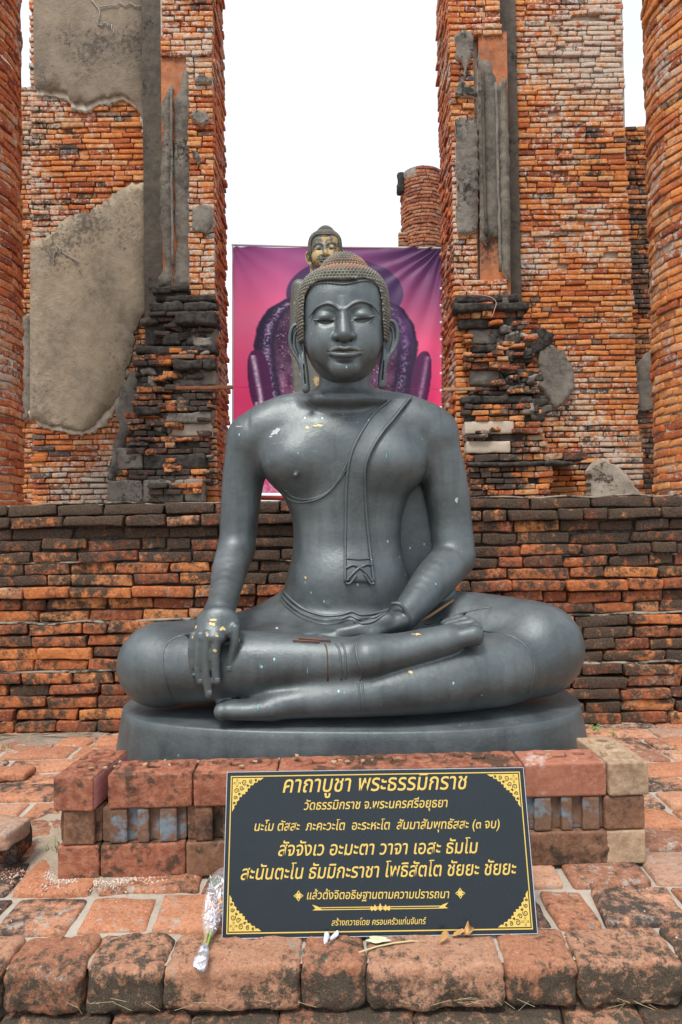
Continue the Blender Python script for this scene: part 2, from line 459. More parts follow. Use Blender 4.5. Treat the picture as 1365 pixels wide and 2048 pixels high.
def plain(name, col, rough=.7, metal=0, spec=.3):
    m, n, b = newmat(name); b.inputs['Base Color'].default_value = (*col, 1); b.inputs['Roughness'].default_value = rough
    b.inputs['Metallic'].default_value = metal; b.inputs['Specular IOR Level'].default_value = spec
    return m
def mottled(name, c0, c1, c2, s1=3, s2=25, rough=.9, bs=.4, bd=.01, grime=None, gcol=(.02, .018, .016), lo=.35, hi=.65, gs=2.0, cracks=0):
    m, n, b = newmat(name); p = pos(n)
    a = noise_n(n, p, s1, 5, .6, .2); c = noise_n(n, p, s2, 6, .7)
    col = mix(n, mrange(n, a, lo, hi), c0, c1)
    col = mix(n, mrange(n, c, .4, .72, 0, .6), col, c2)
    if grime:
        gm = mth(n, 'ADD', noise_n(n, p, gs, 4, .6), mth(n, 'MULTIPLY', mth(n, 'SUBTRACT', noise_n(n, p, 24, 5, .7), .5), .8))
        col = mix(n, mrange(n, gm, grime, grime+.12, 0, .92), col, gcol)
    h = c
    if cracks:
        v = n.nodes.new('ShaderNodeTexVoronoi'); v.feature = 'DISTANCE_TO_EDGE'; v.inputs['Scale'].default_value = cracks
        q = n.nodes.new('ShaderNodeMix'); q.data_type = 'VECTOR'
        nn = n.nodes.new('ShaderNodeTexNoise'); nn.inputs['Scale'].default_value = 4; n.links.new(p, nn.inputs['Vector'])
        q.inputs[0].default_value = .12; n.links.new(p, q.inputs[4]); n.links.new(nn.outputs[1], q.inputs[5])
        n.links.new(q.outputs[1], v.inputs['Vector'])
        col = mix(n, mth(n, 'MULTIPLY', mrange(n, v.outputs[0], 0, .008, .5, 0), mrange(n, noise_n(n, p, 1.7, 3), .50, .62)), col, (.07, .06, .05))
    n.links.new(col, b.inputs['Base Color']); b.inputs['Roughness'].default_value = rough
    b.inputs['Specular IOR Level'].default_value = .2
    bump(n, b, mth(n, 'ADD', h, mth(n, 'MULTIPLY', noise_n(n, p, s2*5, 3, .6), .3)), bs, bd)
    return m
M['mortar'] = mottled('pale mortar', (.52, .45, .37), (.36, .30, .24), (.60, .53, .45), 3, 30, grime=.64)
M['mortar_dark'] = mottled('dark mortar', (.045, .038, .032), (.08, .065, .052), (.13, .11, .09), 4, 30, grime=.5)
M['mortar_pave'] = mottled('paving mortar', (.40, .36, .30), (.30, .27, .22), (.48, .42, .35), 6, 60, grime=.68, bs=.7, bd=.006, gs=4)
M['plaster'] = mottled('old lime plaster', (.37, .295, .20), (.20, .165, .12), (.47, .40, .30), 1.6, 11, bs=.8, bd=.02, grime=.585, gcol=(.13, .11, .085), gs=1.3, cracks=1.6)
M['plaster_top'] = mottled('grey brown plaster', (.245, .195, .14), (.15, .125, .097), (.31, .26, .20), 1.2, 9, bs=.7, bd=.02, grime=.57, gcol=(.085, .072, .058), gs=1.2, cracks=1.3)
M['plaster_dark'] = mottled('dark stained and shade toned plaster', (.10, .085, .068), (.055, .05, .043), (.16, .135, .105), 2.5, 14, bs=.5, bd=.02, grime=.58)  # dark tone also stands for shade in the pilaster recesses
M['stucco_grey'] = mottled('grey stucco', (.21, .19, .16), (.09, .08, .07), (.30, .27, .23), 3.5, 16, bs=.6, bd=.02, grime=.56)
M['stucco_black'] = mottled('blackened stucco', (.045, .04, .035), (.02, .019, .018), (.15, .13, .11), 3.5, 18, bs=.9, bd=.025, lo=.3, hi=.6)
M['stucco_pale'] = mottled('pale stucco', (.50, .43, .34), (.42, .35, .27), (.56, .50, .41), 3, 20, bs=.4, bd=.015, grime=.74)
M['stucco_rim'] = mottled('broken plaster edge', (.55, .50, .42), (.40, .35, .28), (.6, .56, .48), 6, 30, bs=.5)
M['render_orange'] = mottled('orange tinted render', (.50, .17, .065), (.24, .08, .04), (.45, .26, .15), 5, 12, bs=.7, grime=.53, gcol=(.07, .055, .045))
M['cement'] = mottled('cracked cement', (.42, .36, .29), (.24, .21, .17), (.5, .44, .36), 5, 24, bs=.6, grime=.62, cracks=6)
M['earth'] = mottled('dusty earth', (.26, .20, .15), (.17, .125, .09), (.38, .31, .24), 5, 60, bs=.8, grime=.6, gcol=(.07, .055, .04))
M['sand'] = mottled('sand', (.34, .28, .21), (.24, .19, .14), (.45, .38, .30), 9, 120, bs=.8, bd=.004)
M['block_red'] = mottled('red interlocking block', (.29, .10, .055), (.15, .05, .032), (.48, .24, .15), 9, 45, bs=1, bd=.006, grime=.52, gcol=(.07, .045, .03), gs=6)
M['block_brown'] = mottled('brown stained block', (.19, .095, .055), (.085, .042, .028), (.33, .19, .12), 9, 45, bs=1, bd=.004, grime=.55, gcol=(.035, .028, .02), gs=7)
M['block_tan'] = mottled('tan block', (.38, .26, .16), (.22, .145, .09), (.52, .40, .28), 9, 45, bs=1, bd=.004, grime=.68, gcol=(.09, .07, .05), gs=5)
M['block_blue'] = mottled('block with blue grey paint', (.17, .095, .06), (.11, .06, .04), (.24, .15, .10), 6, 60, bs=.6, bd=.004, grime=.53, gcol=(.15, .20, .235), gs=9)
M['block_pink'] = mottled('block smeared with pale render', (.33, .13, .08), (.24, .09, .055), (.42, .2, .13), 6, 60, bs=.5, bd=.004, grime=.56, gcol=(.44, .31, .27), gs=7)
M['pink_paint'] = mottled('faded pink paint', (.42, .17, .17), (.36, .13, .12), (.5, .28, .26), 9, 70, bs=.3, bd=.003)

M['strip'] = mottled('stained grey plaster strip', (.17, .15, .12), (.065, .058, .05), (.27, .24, .20), 2.6, 16, bs=.5, bd=.02, grime=.62)

M['crack_fill'] = plain('pale crack filling', (.34, .34, .33), .9)
# ------------------------------------------------------------ BRONZE materials
def bronze_mat(name, base, hi, lo, rough=.42, rust=0.0, gold=.0, specks=1, metal=0.0):
    m, n, b = newmat(name); p = pos(n)
    a = noise_n(n, p, 5, 6, .62, .3); c = noise_n(n, p, 60, 5, .7)
    col = mix(n, mrange(n, a, .35, .68), base, hi)
    st = noise_n(n, mapping(n, p, (28, 28, 2.2)), 1.0, 5, .65)          # run-off streaks down the casting
    col = mix(n, mrange(n, st, .50, .76, 0, .42), col, lo)
    col = mix(n, mrange(n, c, .55, .8, 0, .22), col, tuple(v*1.5 for v in hi))
    # wipes and scuffs
    sc = noise_n(n, mapping(n, p, (9, 9, 22)), 1.0, 6, .75)
    col = mix(n, mrange(n, sc, .62, .75, 0, .3), col, (.26, .32, .34))
    if rust:
        rr = mth(n, 'ADD', noise_n(n, p, 9, 4), 0.0)
        col = mix(n, mrange(n, rr, .40, .6, 0, rust), col, (.30, .15, .085))
    if specks:
        v = n.nodes.new('ShaderNodeTexVoronoi'); v.inputs['Scale'].default_value = 34; n.links.new(p, v.inputs['Vector'])
        big = mrange(n, noise_n(n, p, 4.2, 2), .50, .56)
        s1 = mrange(n, v.outputs['Distance'], .10, .07)
        s1b = mth(n, 'MULTIPLY', mth(n, 'MULTIPLY', s1, big), mrange(n, v.outputs['Color'], .8, .84))
        col = mix(n, s1b, col, (.45, .30, .085))
        v2 = n.nodes.new('ShaderNodeTexVoronoi'); v2.inputs['Scale'].default_value = 21; n.links.new(mapping(n, p, (1, 1, .6), (3, 1, 2)), v2.inputs['Vector'])
        s2 = mth(n, 'MULTIPLY', mrange(n, v2.outputs['Distance'], .075, .05), mrange(n, noise_n(n, p, 3.1, 2), .52, .56))
        col = mix(n, s2, col, (.30, .52, .58))
    if gold:
        gg = noise_n(n, p, 16, 6, .7)
        col = mix(n, mrange(n, gg, gold, gold+.03), col, (.34, .235, .085))
    n.links.new(col, b.inputs['Base Color'])
    n.links.new(mrange(n, a, .3, .7, rough-.06, rough+.14), b.inputs['Roughness'])
    b.inputs['Specular IOR Level'].default_value = .6; b.inputs['Metallic'].default_value = metal
    bump(n, b, mth(n, 'ADD', c, mth(n, 'MULTIPLY', noise_n(n, p, 14, 4), 1.2)), .16, .01)
    return m
M['bronze'] = bronze_mat('grey patinated bronze', (.070, .084, .088), (.125, .146, .150), (.046, .042, .038), metal=.5, rough=.44)
M['bronze_hair'] = bronze_mat('verdigris hair bronze', (.095, .09, .07), (.16, .155, .12), (.045, .048, .042), rough=.55, specks=0)
M['bronze_rust'] = bronze_mat('rust brown hair bronze', (.13, .115, .09), (.2, .16, .12), (.06, .05, .04), rough=.6, rust=.8, specks=0)
M['gilt'] = bronze_mat('gold leafed bronze', (.06, .065, .055), (.10, .10, .08), (.03, .03, .03), rough=.5, gold=.495, specks=0)
M['gilt_dark'] = bronze_mat('dark bronze with flecks of gold leaf', (.055, .055, .045), (.09, .085, .065), (.025, .025, .025), rough=.45, gold=.56, specks=0)
M['gold_leaf'] = plain('gold leaf', (.55, .40, .17), .45, .2)
M['white_scuff'] = plain('white scuff', (.42, .44, .44), .8)
M['verdigris'] = plain('cyan verdigris', (.13, .26, .29), .8)
M['incense'] = plain('brown incense stick', (.16, .06, .035), .8)

# ------------------------------------------------------------ THE SEATED STATUE
statue = empty('buddha_statue', (0, 2.62, .2), 'large seated grey bronze Buddha with one hand hanging over the shin, on its oval slab', 'statue')

def build_body():
    h = .0062
    f = Field((-.95, 2.02, .34), (1.0, 3.12, 1.86), h)
    YT = 2.76
    def row(py, xl, xr, bf, bb, Y=YT, dy=0):
        a = P(xl, py, Y); b = P(xr, py, Y)
        return ((a.z+b.z)/2, (a.x+b.x)/2, (b.x-a.x)/2, Y+dy, bf, bb)
    f.profile([row(1290, 548, 852, .17, .15), row(1240, 552, 848, .185, .15), row(1200, 560, 836, .185, .15), row(1161, 573, 820, .175, .145), row(1120, 583, 807, .16, .14),
               row(1080, 588, 801, .145, .135), row(1040, 586, 803, .14, .135), row(1000, 572, 815, .15, .14), row(960, 556, 832, .165, .15),
               row(920, 540, 846, .17, .155), row(880, 525, 858, .165, .155), row(850, 520, 862, .145, .145), row(832, 530, 856, .12, .13), row(815, 560, 830, .095, .11), row(803, 600, 790, .075, .09)], n=2.25, endk=.05)
    # shoulders and the slope from the neck
    f.chain([(P(640, 800, 2.76), .05), (P(560, 838, 2.76), .085), (P(512, 878, 2.765), .112)], k=.06, kk=.04)
    f.chain([(P(740, 800, 2.76), .05), (P(815, 835, 2.76), .085), (P(862, 868, 2.765), .112)], k=.06, kk=.04)
    # neck
    f.chain([(P(690, 700, 2.70), .100), (P(690, 770, 2.715), .103), (P(690, 800, 2.75), .118)], k=.02)
    f.ell(P(690, 805, 2.72), (.19, .12, .05), k=.03)
    f.chain([(p, .0045) for p in [P(640, 786, 2.615), P(665, 792, 2.603), P(690, 794, 2.60), P(718, 792, 2.603), P(742, 785, 2.615)]], k=.006, sub=True)
    # breast volumes
    f.ell(P(597, 925, 2.70), (.145, .125, .12), k=.05)
    f.ell(P(778, 925, 2.70), (.15, .125, .12), k=.05)
    f.ell(P(592, 950, 2.570), (.011, .015, .011), k=.008)
    f.ell(P(690, 1165, 2.70), (.20, .13, .13), k=.06)      # belly
    f.ell(P(657, 1208, 2.582), (.010, .012, .010), k=.01)
    # right arm (left in the picture): straight down, forearm forward to the knee
    f.chain([(P(503, 885, 2.765), .100), (P(487, 960, 2.76), .083), (P(479, 1040, 2.75), .075), (P(474, 1098, 2.735), .070)], k=.022, kk=.02)
    f.chain([(P(474, 1096, 2.735), .071), (P(463, 1130, 2.66), .068), (P(448, 1195, 2.46), .053), (P(441, 1222, 2.37), .050)], k=.018, kk=.02)
    # left arm: down, then forearm across the lap
    f.chain([(P(866, 885, 2.765), .103), (P(888, 960, 2.77), .092), (P(901, 1040, 2.78), .085), (P(909, 1110, 2.76), .083)], k=.022, kk=.02)
    f.chain([(P(907, 1118, 2.76), .084), (P(868, 1160, 2.62), .076), (P(826, 1212, 2.49), .057), (P(806, 1236, 2.44), .048)], k=.016, kk=.02)
    # seat, thighs, lap
    f.ell(P(700, 1280, 2.80), (.42, .24, .22), k=.05)
    f.chain([(P(585, 1270, 2.80), .16), (P(470, 1304, 2.66), .142), (P(345, 1326, 2.50), .146), (P(320, 1328, 2.475), .143)], k=.05, kk=.05)
    f.chain([(P(800, 1265, 2.82), .165), (P(930, 1270, 2.72), .168), (P(1060, 1292, 2.56), .165), (P(1075, 1298, 2.53), .158)], k=.05, kk=.05)
    f.ell(P(640, 1300, 2.56), (.40, .26, .115), k=.06)
    # statue's left leg (right in the picture) lies underneath: shin and foot towards the left
    f.chain([(P(1068, 1318, 2.50), .128), (P(1000, 1338, 2.42), .124), (P(900, 1360, 2.34), .105), (P(800, 1378, 2.28), .083), (P(700, 1392, 2.26), .066), (P(600, 1405, 2.255), .049), (P(545, 1413, 2.25), .042)], k=.035, kk=.03)
    f.chain([(P(545, 1415, 2.25), .041), (P(500, 1420, 2.245), .032), (P(458, 1420, 2.24), .030)], k=.012, kk=.02, sc=(1, 1.3, 1))
    for i, (px, py) in enumerate([(446, 1422), (446, 1420), (449, 1418)]):
        f.cap(P(px+14, py, 2.235+i*.034), P(px-1, py+1, 2.225+i*.036), .028, .028, k=.002)
    # statue's right leg on top: shin from the left knee, foot laid on the other thigh
    f.chain([(P(318, 1330, 2.44), .130), (P(400, 1332, 2.39), .122), (P(500, 1326, 2.34), .108), (P(600, 1322, 2.31), .088), (P(668, 1322, 2.285), .078), (P(720, 1318, 2.27), .071)], k=.035, kk=.03)
    f.chain([(P(735, 1312, 2.265), .072), (P(790, 1304, 2.275), .058), (P(850, 1290, 2.295), .052), (P(905, 1276, 2.315), .046)], k=.012, kk=.03, sc=(1, 1.25, 1))
    toes = [((905, 1280, 2.29), (948, 1270, 2.295), .034), ((905, 1266, 2.325), (953, 1256, 2.33), .021), ((900, 1258, 2.355), (944, 1247, 2.365), .020),
            ((895, 1252, 2.385), (932, 1241, 2.40), .019), ((890, 1248, 2.41), (918, 1237, 2.43), .017)]
    for a, b, r in toes: f.cap(P(*a), P(*b), r*.95, r, k=.003)
    f.ell(P(951, 1277, 2.30), (.024, .028, .026), k=.008)
    for x0 in (458,): f.chain([(P(x0+2, 1404, 2.205), .0022), (P(x0-1, 1420, 2.195), .0022), (P(x0+1, 1434, 2.205), .0022)], k=.003, sub=True)
    # right hand hanging over the shin, five fingers
    YH = 2.232
    wr = P(441, 1222, 2.37)
    for px, py, Y, r in ((396, 1278, 2.235, .018), (409, 1276, 2.222, .020), (424, 1276, 2.217, .021), (440, 1276, 2.22, .020)):
        f.chain([(wr+Vector(((px-430)/1400, 0, -.005)), .034), (P((px+437)/2, 1246, 2.285), .030), (P(px, py, Y+.008), r)], k=.014, kk=.02)
    f.ell(P(437, 1248, 2.275), (.074, .036, .060), k=.02)
    f.chain([(P(452, 1236, 2.31), .03), (P(466, 1262, 2.262), .022)], k=.02)
    F5 = [([(388, 1270), (384, 1300), (385, 1326), (387, 1349)], .0115, .0095, 2.238),
          ([(401, 1270), (397, 1305), (397, 1338), (401, 1364)], .0130, .0108, 2.224),
          ([(415, 1270), (412, 1305), (413, 1348), (419, 1390)], .0142, .0115, 2.217),
          ([(436, 1272), (431, 1300), (431, 1332), (434, 1364)], .0148, .0118, 2.218),
          ([(471, 1256), (470, 1288), (464, 1316), (458, 1340)], .0150, .0120, 2.245)]
    for pts, r0, r1, Y in F5:
        m = len(pts)
        pp = [(P(x, y, Y+.004*abs(i-1.3)), 1.14*(r0+(r1-r0)*i/(m-1))) for i, (x, y) in enumerate(pts)]
        f.chain(pp, k=.0018, kk=.01)
    # left hand palm up in the lap
    f.chain([(P(800, 1240, 2.43), .046), (P(765, 1252, 2.42), .047), (P(730, 1262, 2.40), .040)], k=.012, kk=.02, sc=(1, 1.3, .85))
    for i, (dy, tip, r) in enumerate(((0, 632, .0145), (.028, 612, .0145), (.056, 606, .014), (.082, 624, .012))):
        f.chain([(P(728, 1263-i*1.5, 2.355+dy), r+.004), (P(690, 1270-i*1.5, 2.35+dy), r), (P(650, 1273-i*1.5, 2.35+dy), r), (P(tip, 1273-i*2.2, 2.352+dy), r*.8)], k=.006, kk=.01)
    f.ell(P(742, 1262, 2.39), (.05, .055, .030), k=.02)
    f.chain([(P(775, 1240, 2.385), .026), (P(735, 1252, 2.362), .021), (P(705, 1259, 2.352), .0165), (P(676, 1263, 2.352), .0125)], k=.007, kk=.01)
    f.chain([(P(x, y, Y), .008) for x, y, Y in ((786, 1207, 2.40), (800, 1208, 2.385), (812, 1222, 2.385), (818, 1240, 2.39), (815, 1256, 2.41))], k=.006)   # sleeve end
    V, F = f.nets()
    return V, F
bV, bF = build_body()
body_me = mesh('body', bV, bF)
body = link('body', body_me, M['bronze'], statue)
BVH = BVHTree.FromPolygons([tuple(v) for v in bV.tolist()], bF.tolist())
CAMP = Vector((0, 0, CAM_H))
def onbody(px, py, off=0.0, tree=None):
    d = ray(px, py).normalized()
    hit = (tree or BVH).ray_cast(CAMP, d)
    if hit[0] is None: return None
    return hit[0] + hit[1]*off
def surf_curve(pts, rad, n=8, off=0.0, tree=None, seg=6):
    out = []
    for q in catmull(pts, n):
        h = onbody(q[0], q[1], off, tree)
        if h is not None: out.append(h)
    # smooth a little
    for _ in range(2):
        out = [out[0]]+[(out[i-1]+out[i]*2+out[i+1])/4 for i in range(1, len(out)-1)]+[out[-1]]
    return tube(out, rad, seg)
def surf_strip(left, right, n=40, m=8, thick=.008, tree=None):
    """a band lying on the body between two picture-traced edges, with real thickness"""
    L = catmull(left, 12); Rr = catmull(right, 12)
    def at(c, t):
        x = t*(len(c)-1); i = min(int(x), len(c)-2); return c[i]+(c[i+1]-c[i])*(x-i)
    V = []; ok = True; G_ = []
    for i in range(n+1):
        a = at(L, i/n); b = at(Rr, i/n); row = []
        for j in range(m+1):
            q = a+(b-a)*j/m; d = ray(q[0], q[1]).normalized(); hit = (tree or BVH).ray_cast(CAMP, d)
            row.append(hit[0]); G_.append((hit[0], hit[1]))
    g = np.array([tuple(p) for p, _ in G_]).reshape(n+1, m+1, 3)
    nn = np.array([tuple(q) for _, q in G_]).reshape(n+1, m+1, 3)
    for _ in range(3):
        g[1:-1] = (g[:-2]+2*g[1:-1]+g[2:])/4
        nn[1:-1] = (nn[:-2]+2*nn[1:-1]+nn[2:])/4
    top = g+nn*thick; bot = g-nn*.012
    V = np.concatenate([top.reshape(-1, 3), bot.reshape(-1, 3)]); K = (n+1)*(m+1)
    F = []
    I = lambda i, j: i*(m+1)+j
    for i in range(n):
        for j in range(m):
            F.append([I(i, j), I(i+1, j), I(i+1, j+1), I(i, j+1)]); F.append([K+I(i, j), K+I(i, j+1), K+I(i+1, j+1), K+I(i+1, j)])
    for i in range(n):
        F.append([I(i, 0), K+I(i, 0), K+I(i+1, 0), I(i+1, 0)]); F.append([I(i, m), I(i+1, m), K+I(i+1, m), K+I(i, m)])
    for j in range(m):
        F.append([I(0, j), I(0, j+1), K+I(0, j+1), K+I(0, j)]); F.append([I(n, j), K+I(n, j), K+I(n, j+1), I(n, j+1)])
    return V, F

# robe hem from the shoulder round under the breast, sash, waistband, ankle hems
hem = [(795, 800), (775, 815), (742, 845), (718, 880), (700, 915), (682, 952), (662, 980), (636, 998), (605, 1005), (580, 999), (566, 985)]
for k, (dx, r) in enumerate(((0, .0058), (7, .0048))):
    V, F = surf_curve([(x+dx*.8, y-dx*.55 if y < 960 else y-dx*.8) for x, y in hem], r)
    link('robe_hem', mesh('robe_hem', V, F), M['bronze'], statue)
sl = [(778, 800), (752, 826), (728, 858), (708, 895), (698, 930), (693, 980), (692, 1040), (691, 1100), (691, 1166)]
sr = [(822, 797), (795, 830), (764, 868), (742, 905), (731, 940), (730, 985), (733, 1040), (739, 1100), (747, 1166)]
V, F = surf_strip(sl, sr, 60, 8, .011); sash = link('sash', mesh('sash', V, F), M['bronze'], statue)
for c in (sl, sr):
    V, F = surf_curve(c, .0058, off=.011); link('sash_border', mesh('sash_border', V, F), M['bronze'], sash)
V, F = surf_curve([(691, 1119), (718, 1121), (742, 1119)], .0038, off=.0125); link('sash_seam', mesh('sash_seam', V, F), M['bronze'], sash)
for c in ([(692, 1138), (706, 1132), (720, 1136), (733, 1131), (746, 1133)], [(694, 1162), (704, 1150), (716, 1139), (722, 1136)], [(744, 1164), (736, 1152), (726, 1142), (718, 1136)], [(692, 1166), (697, 1168), (703, 1164), (712, 1152)], [(747, 1166), (741, 1168), (735, 1160), (728, 1150)]):
    V, F = surf_curve(c, .0055, off=.013); link('sash_fold', mesh('sash_fold', V, F), M['bronze'], sash)
wb = [(567, 1182), (584, 1200), (613, 1221), (650, 1232), (682, 1230), (704, 1223), (722, 1230), (750, 1227), (779, 1219)]
for dy, r in ((0, .006), (9, .0065), (17, .005)):
    V, F = surf_curve([(x-dy*.3, y+dy-(0 if x < 760 else dy*.6)) for x, y in wb], r, off=.001)
    link('waistband', mesh('waistband', V, F), M['bronze'], statue)
for c in ([(383, 1267), (350, 1276), (330, 1295), (326, 1330), (334, 1370), (345, 1398)], [(852, 1249), (890, 1238), (940, 1222), (985, 1214)], [(968, 1262), (1010, 1268), (1045, 1285), (1068, 1320), (1068, 1355), (1058, 1385)],
          [(672, 1288), (679, 1300), (682, 1330), (683, 1359)], [(683, 1286), (690, 1300), (692, 1330), (692, 1357)], [(716, 1363), (719, 1385), (720, 1420)], [(724, 1362), (727, 1385), (729, 1419)],
          [(716, 1280), (712, 1296), (716, 1320), (724, 1345), (720, 1360)]):
    V, F = surf_curve(c, .0040, off=-.0006); link('leg_hem', mesh('leg_hem', V, F), M['bronze'], statue)
V, F = surf_curve([(700, 950), (699, 990), (697, 1040)], .003); 
# collar line at the base of the neck
V, F = surf_curve([(610, 800), (640, 822), (680, 833), (720, 830), (752, 812)], .0035, off=-.001); link('collar_line', mesh('collar_line', V, F), M['bronze'], statue)

# cloth web behind the left arm
def poly_slab(poly, y0, y1, name, mat, parent, smooth=False, inset=0.0):
    """poly of (x,z) world points, extruded y0..y1"""
    n = len(poly)
    V = [(x, y0, z) for x, z in poly]+[(x, y1, z) for x, z in poly]
    ar = sum(poly[i][0]*poly[(i+1) % n][1]-poly[(i+1) % n][0]*poly[i][1] for i in range(n))
    F = [list(range(n)), [n+i for i in range(n)][::-1]]+[[(i+1) % n, i, n+i, n+(i+1) % n] for i in range(n)]
    if ar < 0: F = [f[::-1] for f in F]
    return link(name, mesh(name, V, F, smooth), mat, parent)
web = [(842, 925), (862, 980), (880, 1100), (915, 1150), (900, 1215), (800, 1250), (780, 1150), (785, 1050), (800, 980)]
poly_slab([(P(x, y, 2.80).x, P(x, y, 2.80).z) for x, y in web], 2.795, 2.825, 'robe_panel', M['bronze'], statue)
# bare clay seam under the forearm
V, F = tube([P(830, 1247, 2.49), P(858, 1233, 2.53), P(885, 1215, 2.585), P(908, 1200, 2.64)], [.003, .0055, .0055, .004], 8)
M['bare_clay'] = plain('ochre filler', (.30, .17, .08), .9)
link('filler_seam', mesh('filler_seam', V, F), M['bare_clay'], statue)
V, F = tube([P(868, 1112, 2.70), P(874, 1107, 2.695), P(879, 1105, 2.70)], [.008, .013, .009], 8); link('filler_seam', mesh('filler_seam', V, F), M['bare_clay'], statue)
# nails
for px, py, w_ in ((401, 1363, .010), (419.5, 1386, .0105), (435, 1361, .0112), (458.5, 1338, .0115)):
    h_ = onbody(px, py)
    if h_ is not None:
        a = rough_box(w_*1.5, .004, w_*1.5, .0018, 0, nx=2, nz=2)
        A_ = Acc(); A_.add(a[0], a[1], Matrix.Translation(h_)); A_.build('fingernail', M['bronze'], statue)
# gold leaf squares, scuffs and verdigris flecks pressed on the surface
def patch(px, py, w_, h_, name, mat, parent=statue, seed=0, tree=None, off=.0012):
    rr = random.Random(seed); ctr = (px, py); V = []; n = 9
    c = onbody(px, py, off, tree)
    if c is None: return
    V.append(c); n = 11
    for i in range(n):
        a = 2*math.pi*i/n; s = rr.uniform(.35, 1.15)
        q = onbody(px+math.cos(a)*w_*s, py+math.sin(a)*h_*s, off, tree)
        if q is None or (q-c).length > .08: q = c
        V.append(q)
    F = [[0, 1+(i+1) % n, 1+i] for i in range(n)]
    link(name, mesh(name, V, F, True), mat, parent)
for i, (x, y, a, b) in enumerate([(426, 1240, 8, 3.2), (425, 1248, 8, 4.5), (445, 1258, 6, 6), (392, 1254, 4, 5), (431, 1302, 5, 5), (415, 1270, 3, 3), (434, 1272, 4, 3), (386, 1274, 3, 5), (479, 1281, 1.5, 4), (835, 1269, 13, 3), (638, 851, 12, 3.5), (615, 855, 5, 3), (821, 1345, 6, 4), (875, 1465, 7, 3), (612, 1155, 3, 3)]):
    patch(x, y, a, b, 'gold_leaf', M['gold_leaf'], seed=i)
for i, (x, y, a, b) in enumerate([(549, 866, 8, 6), (556, 861, 7, 6), (543, 873, 4, 3), (480, 853, 8, 1.5), (912, 1000, 5, 7), (554, 1257, 5, 3)]):
    patch(x, y, a, b, 'white_scuff', M['white_scuff'], seed=i+40)
for i, (x, y, a, b) in enumerate([(387, 1351, 5, 5), (517, 1414, 3, 6), (616, 1340, 1.5, 8), (521, 1332, 2, 8), (773, 912, 1.5, 9), (716, 845, 2, 2), (1163, 1440, 2, 3)]):
    patch(x, y, a, b, 'verdigris_fleck', M['verdigris'], seed=i+80)
# rust run on the shin
V, F = surf_curve([(650, 1288), (654, 1300), (656, 1325), (656, 1362)], .0045, off=-.003)
M['rust_run'] = plain('rust run', (.065, .035, .022), .5)
link('rust_run', mesh('rust_run', V, F), M['rust_run'], statue)

# ---- slab under the figure
def build_slab():
    cx = (xof(247, 2.6, 1440)+xof(1160, 2.6, 1440))/2; n = 96; V = []
    z1, z0 = .370, .20; yc = 2.64
    levels = [(z0, 1.028, 1.03), (z0+.02, 1.026, 1.03), (z1-.03, 1.004, 1.0), (z1-.006, .998, .995), (z1, .990, .985)]
    a, b = .854, .455
    for z, s, t in levels:
        for i in range(n):
            an = 2*math.pi*i/n; c, q = math.cos(an), math.sin(an)
            e = 2/2.55
            x = a*s*abs(c)**e*(1 if c > 0 else -1); y = b*t*abs(q)**e*(1 if q > 0 else -1)
            V.append((cx+x, yc+y, z-.006*math.sin(x*3)))
    F = []
    L = len(levels)
    for l in range(L-1):
        for i in range(n):
            j = (i+1) % n; F.append([l*n+i, l*n+j, (l+1)*n+j, (l+1)*n+i])
    V.append((cx, yc, z1+.004)); c = len(V)-1
    for i in range(n): F.append([(L-1)*n+i, (L-1)*n+(i+1) % n, c])
    F.append(list(range(n))[::-1])
    o = link('base_slab', mesh('base_slab', V, F), M['bronze'], statue)
    return o
slab = build_slab()

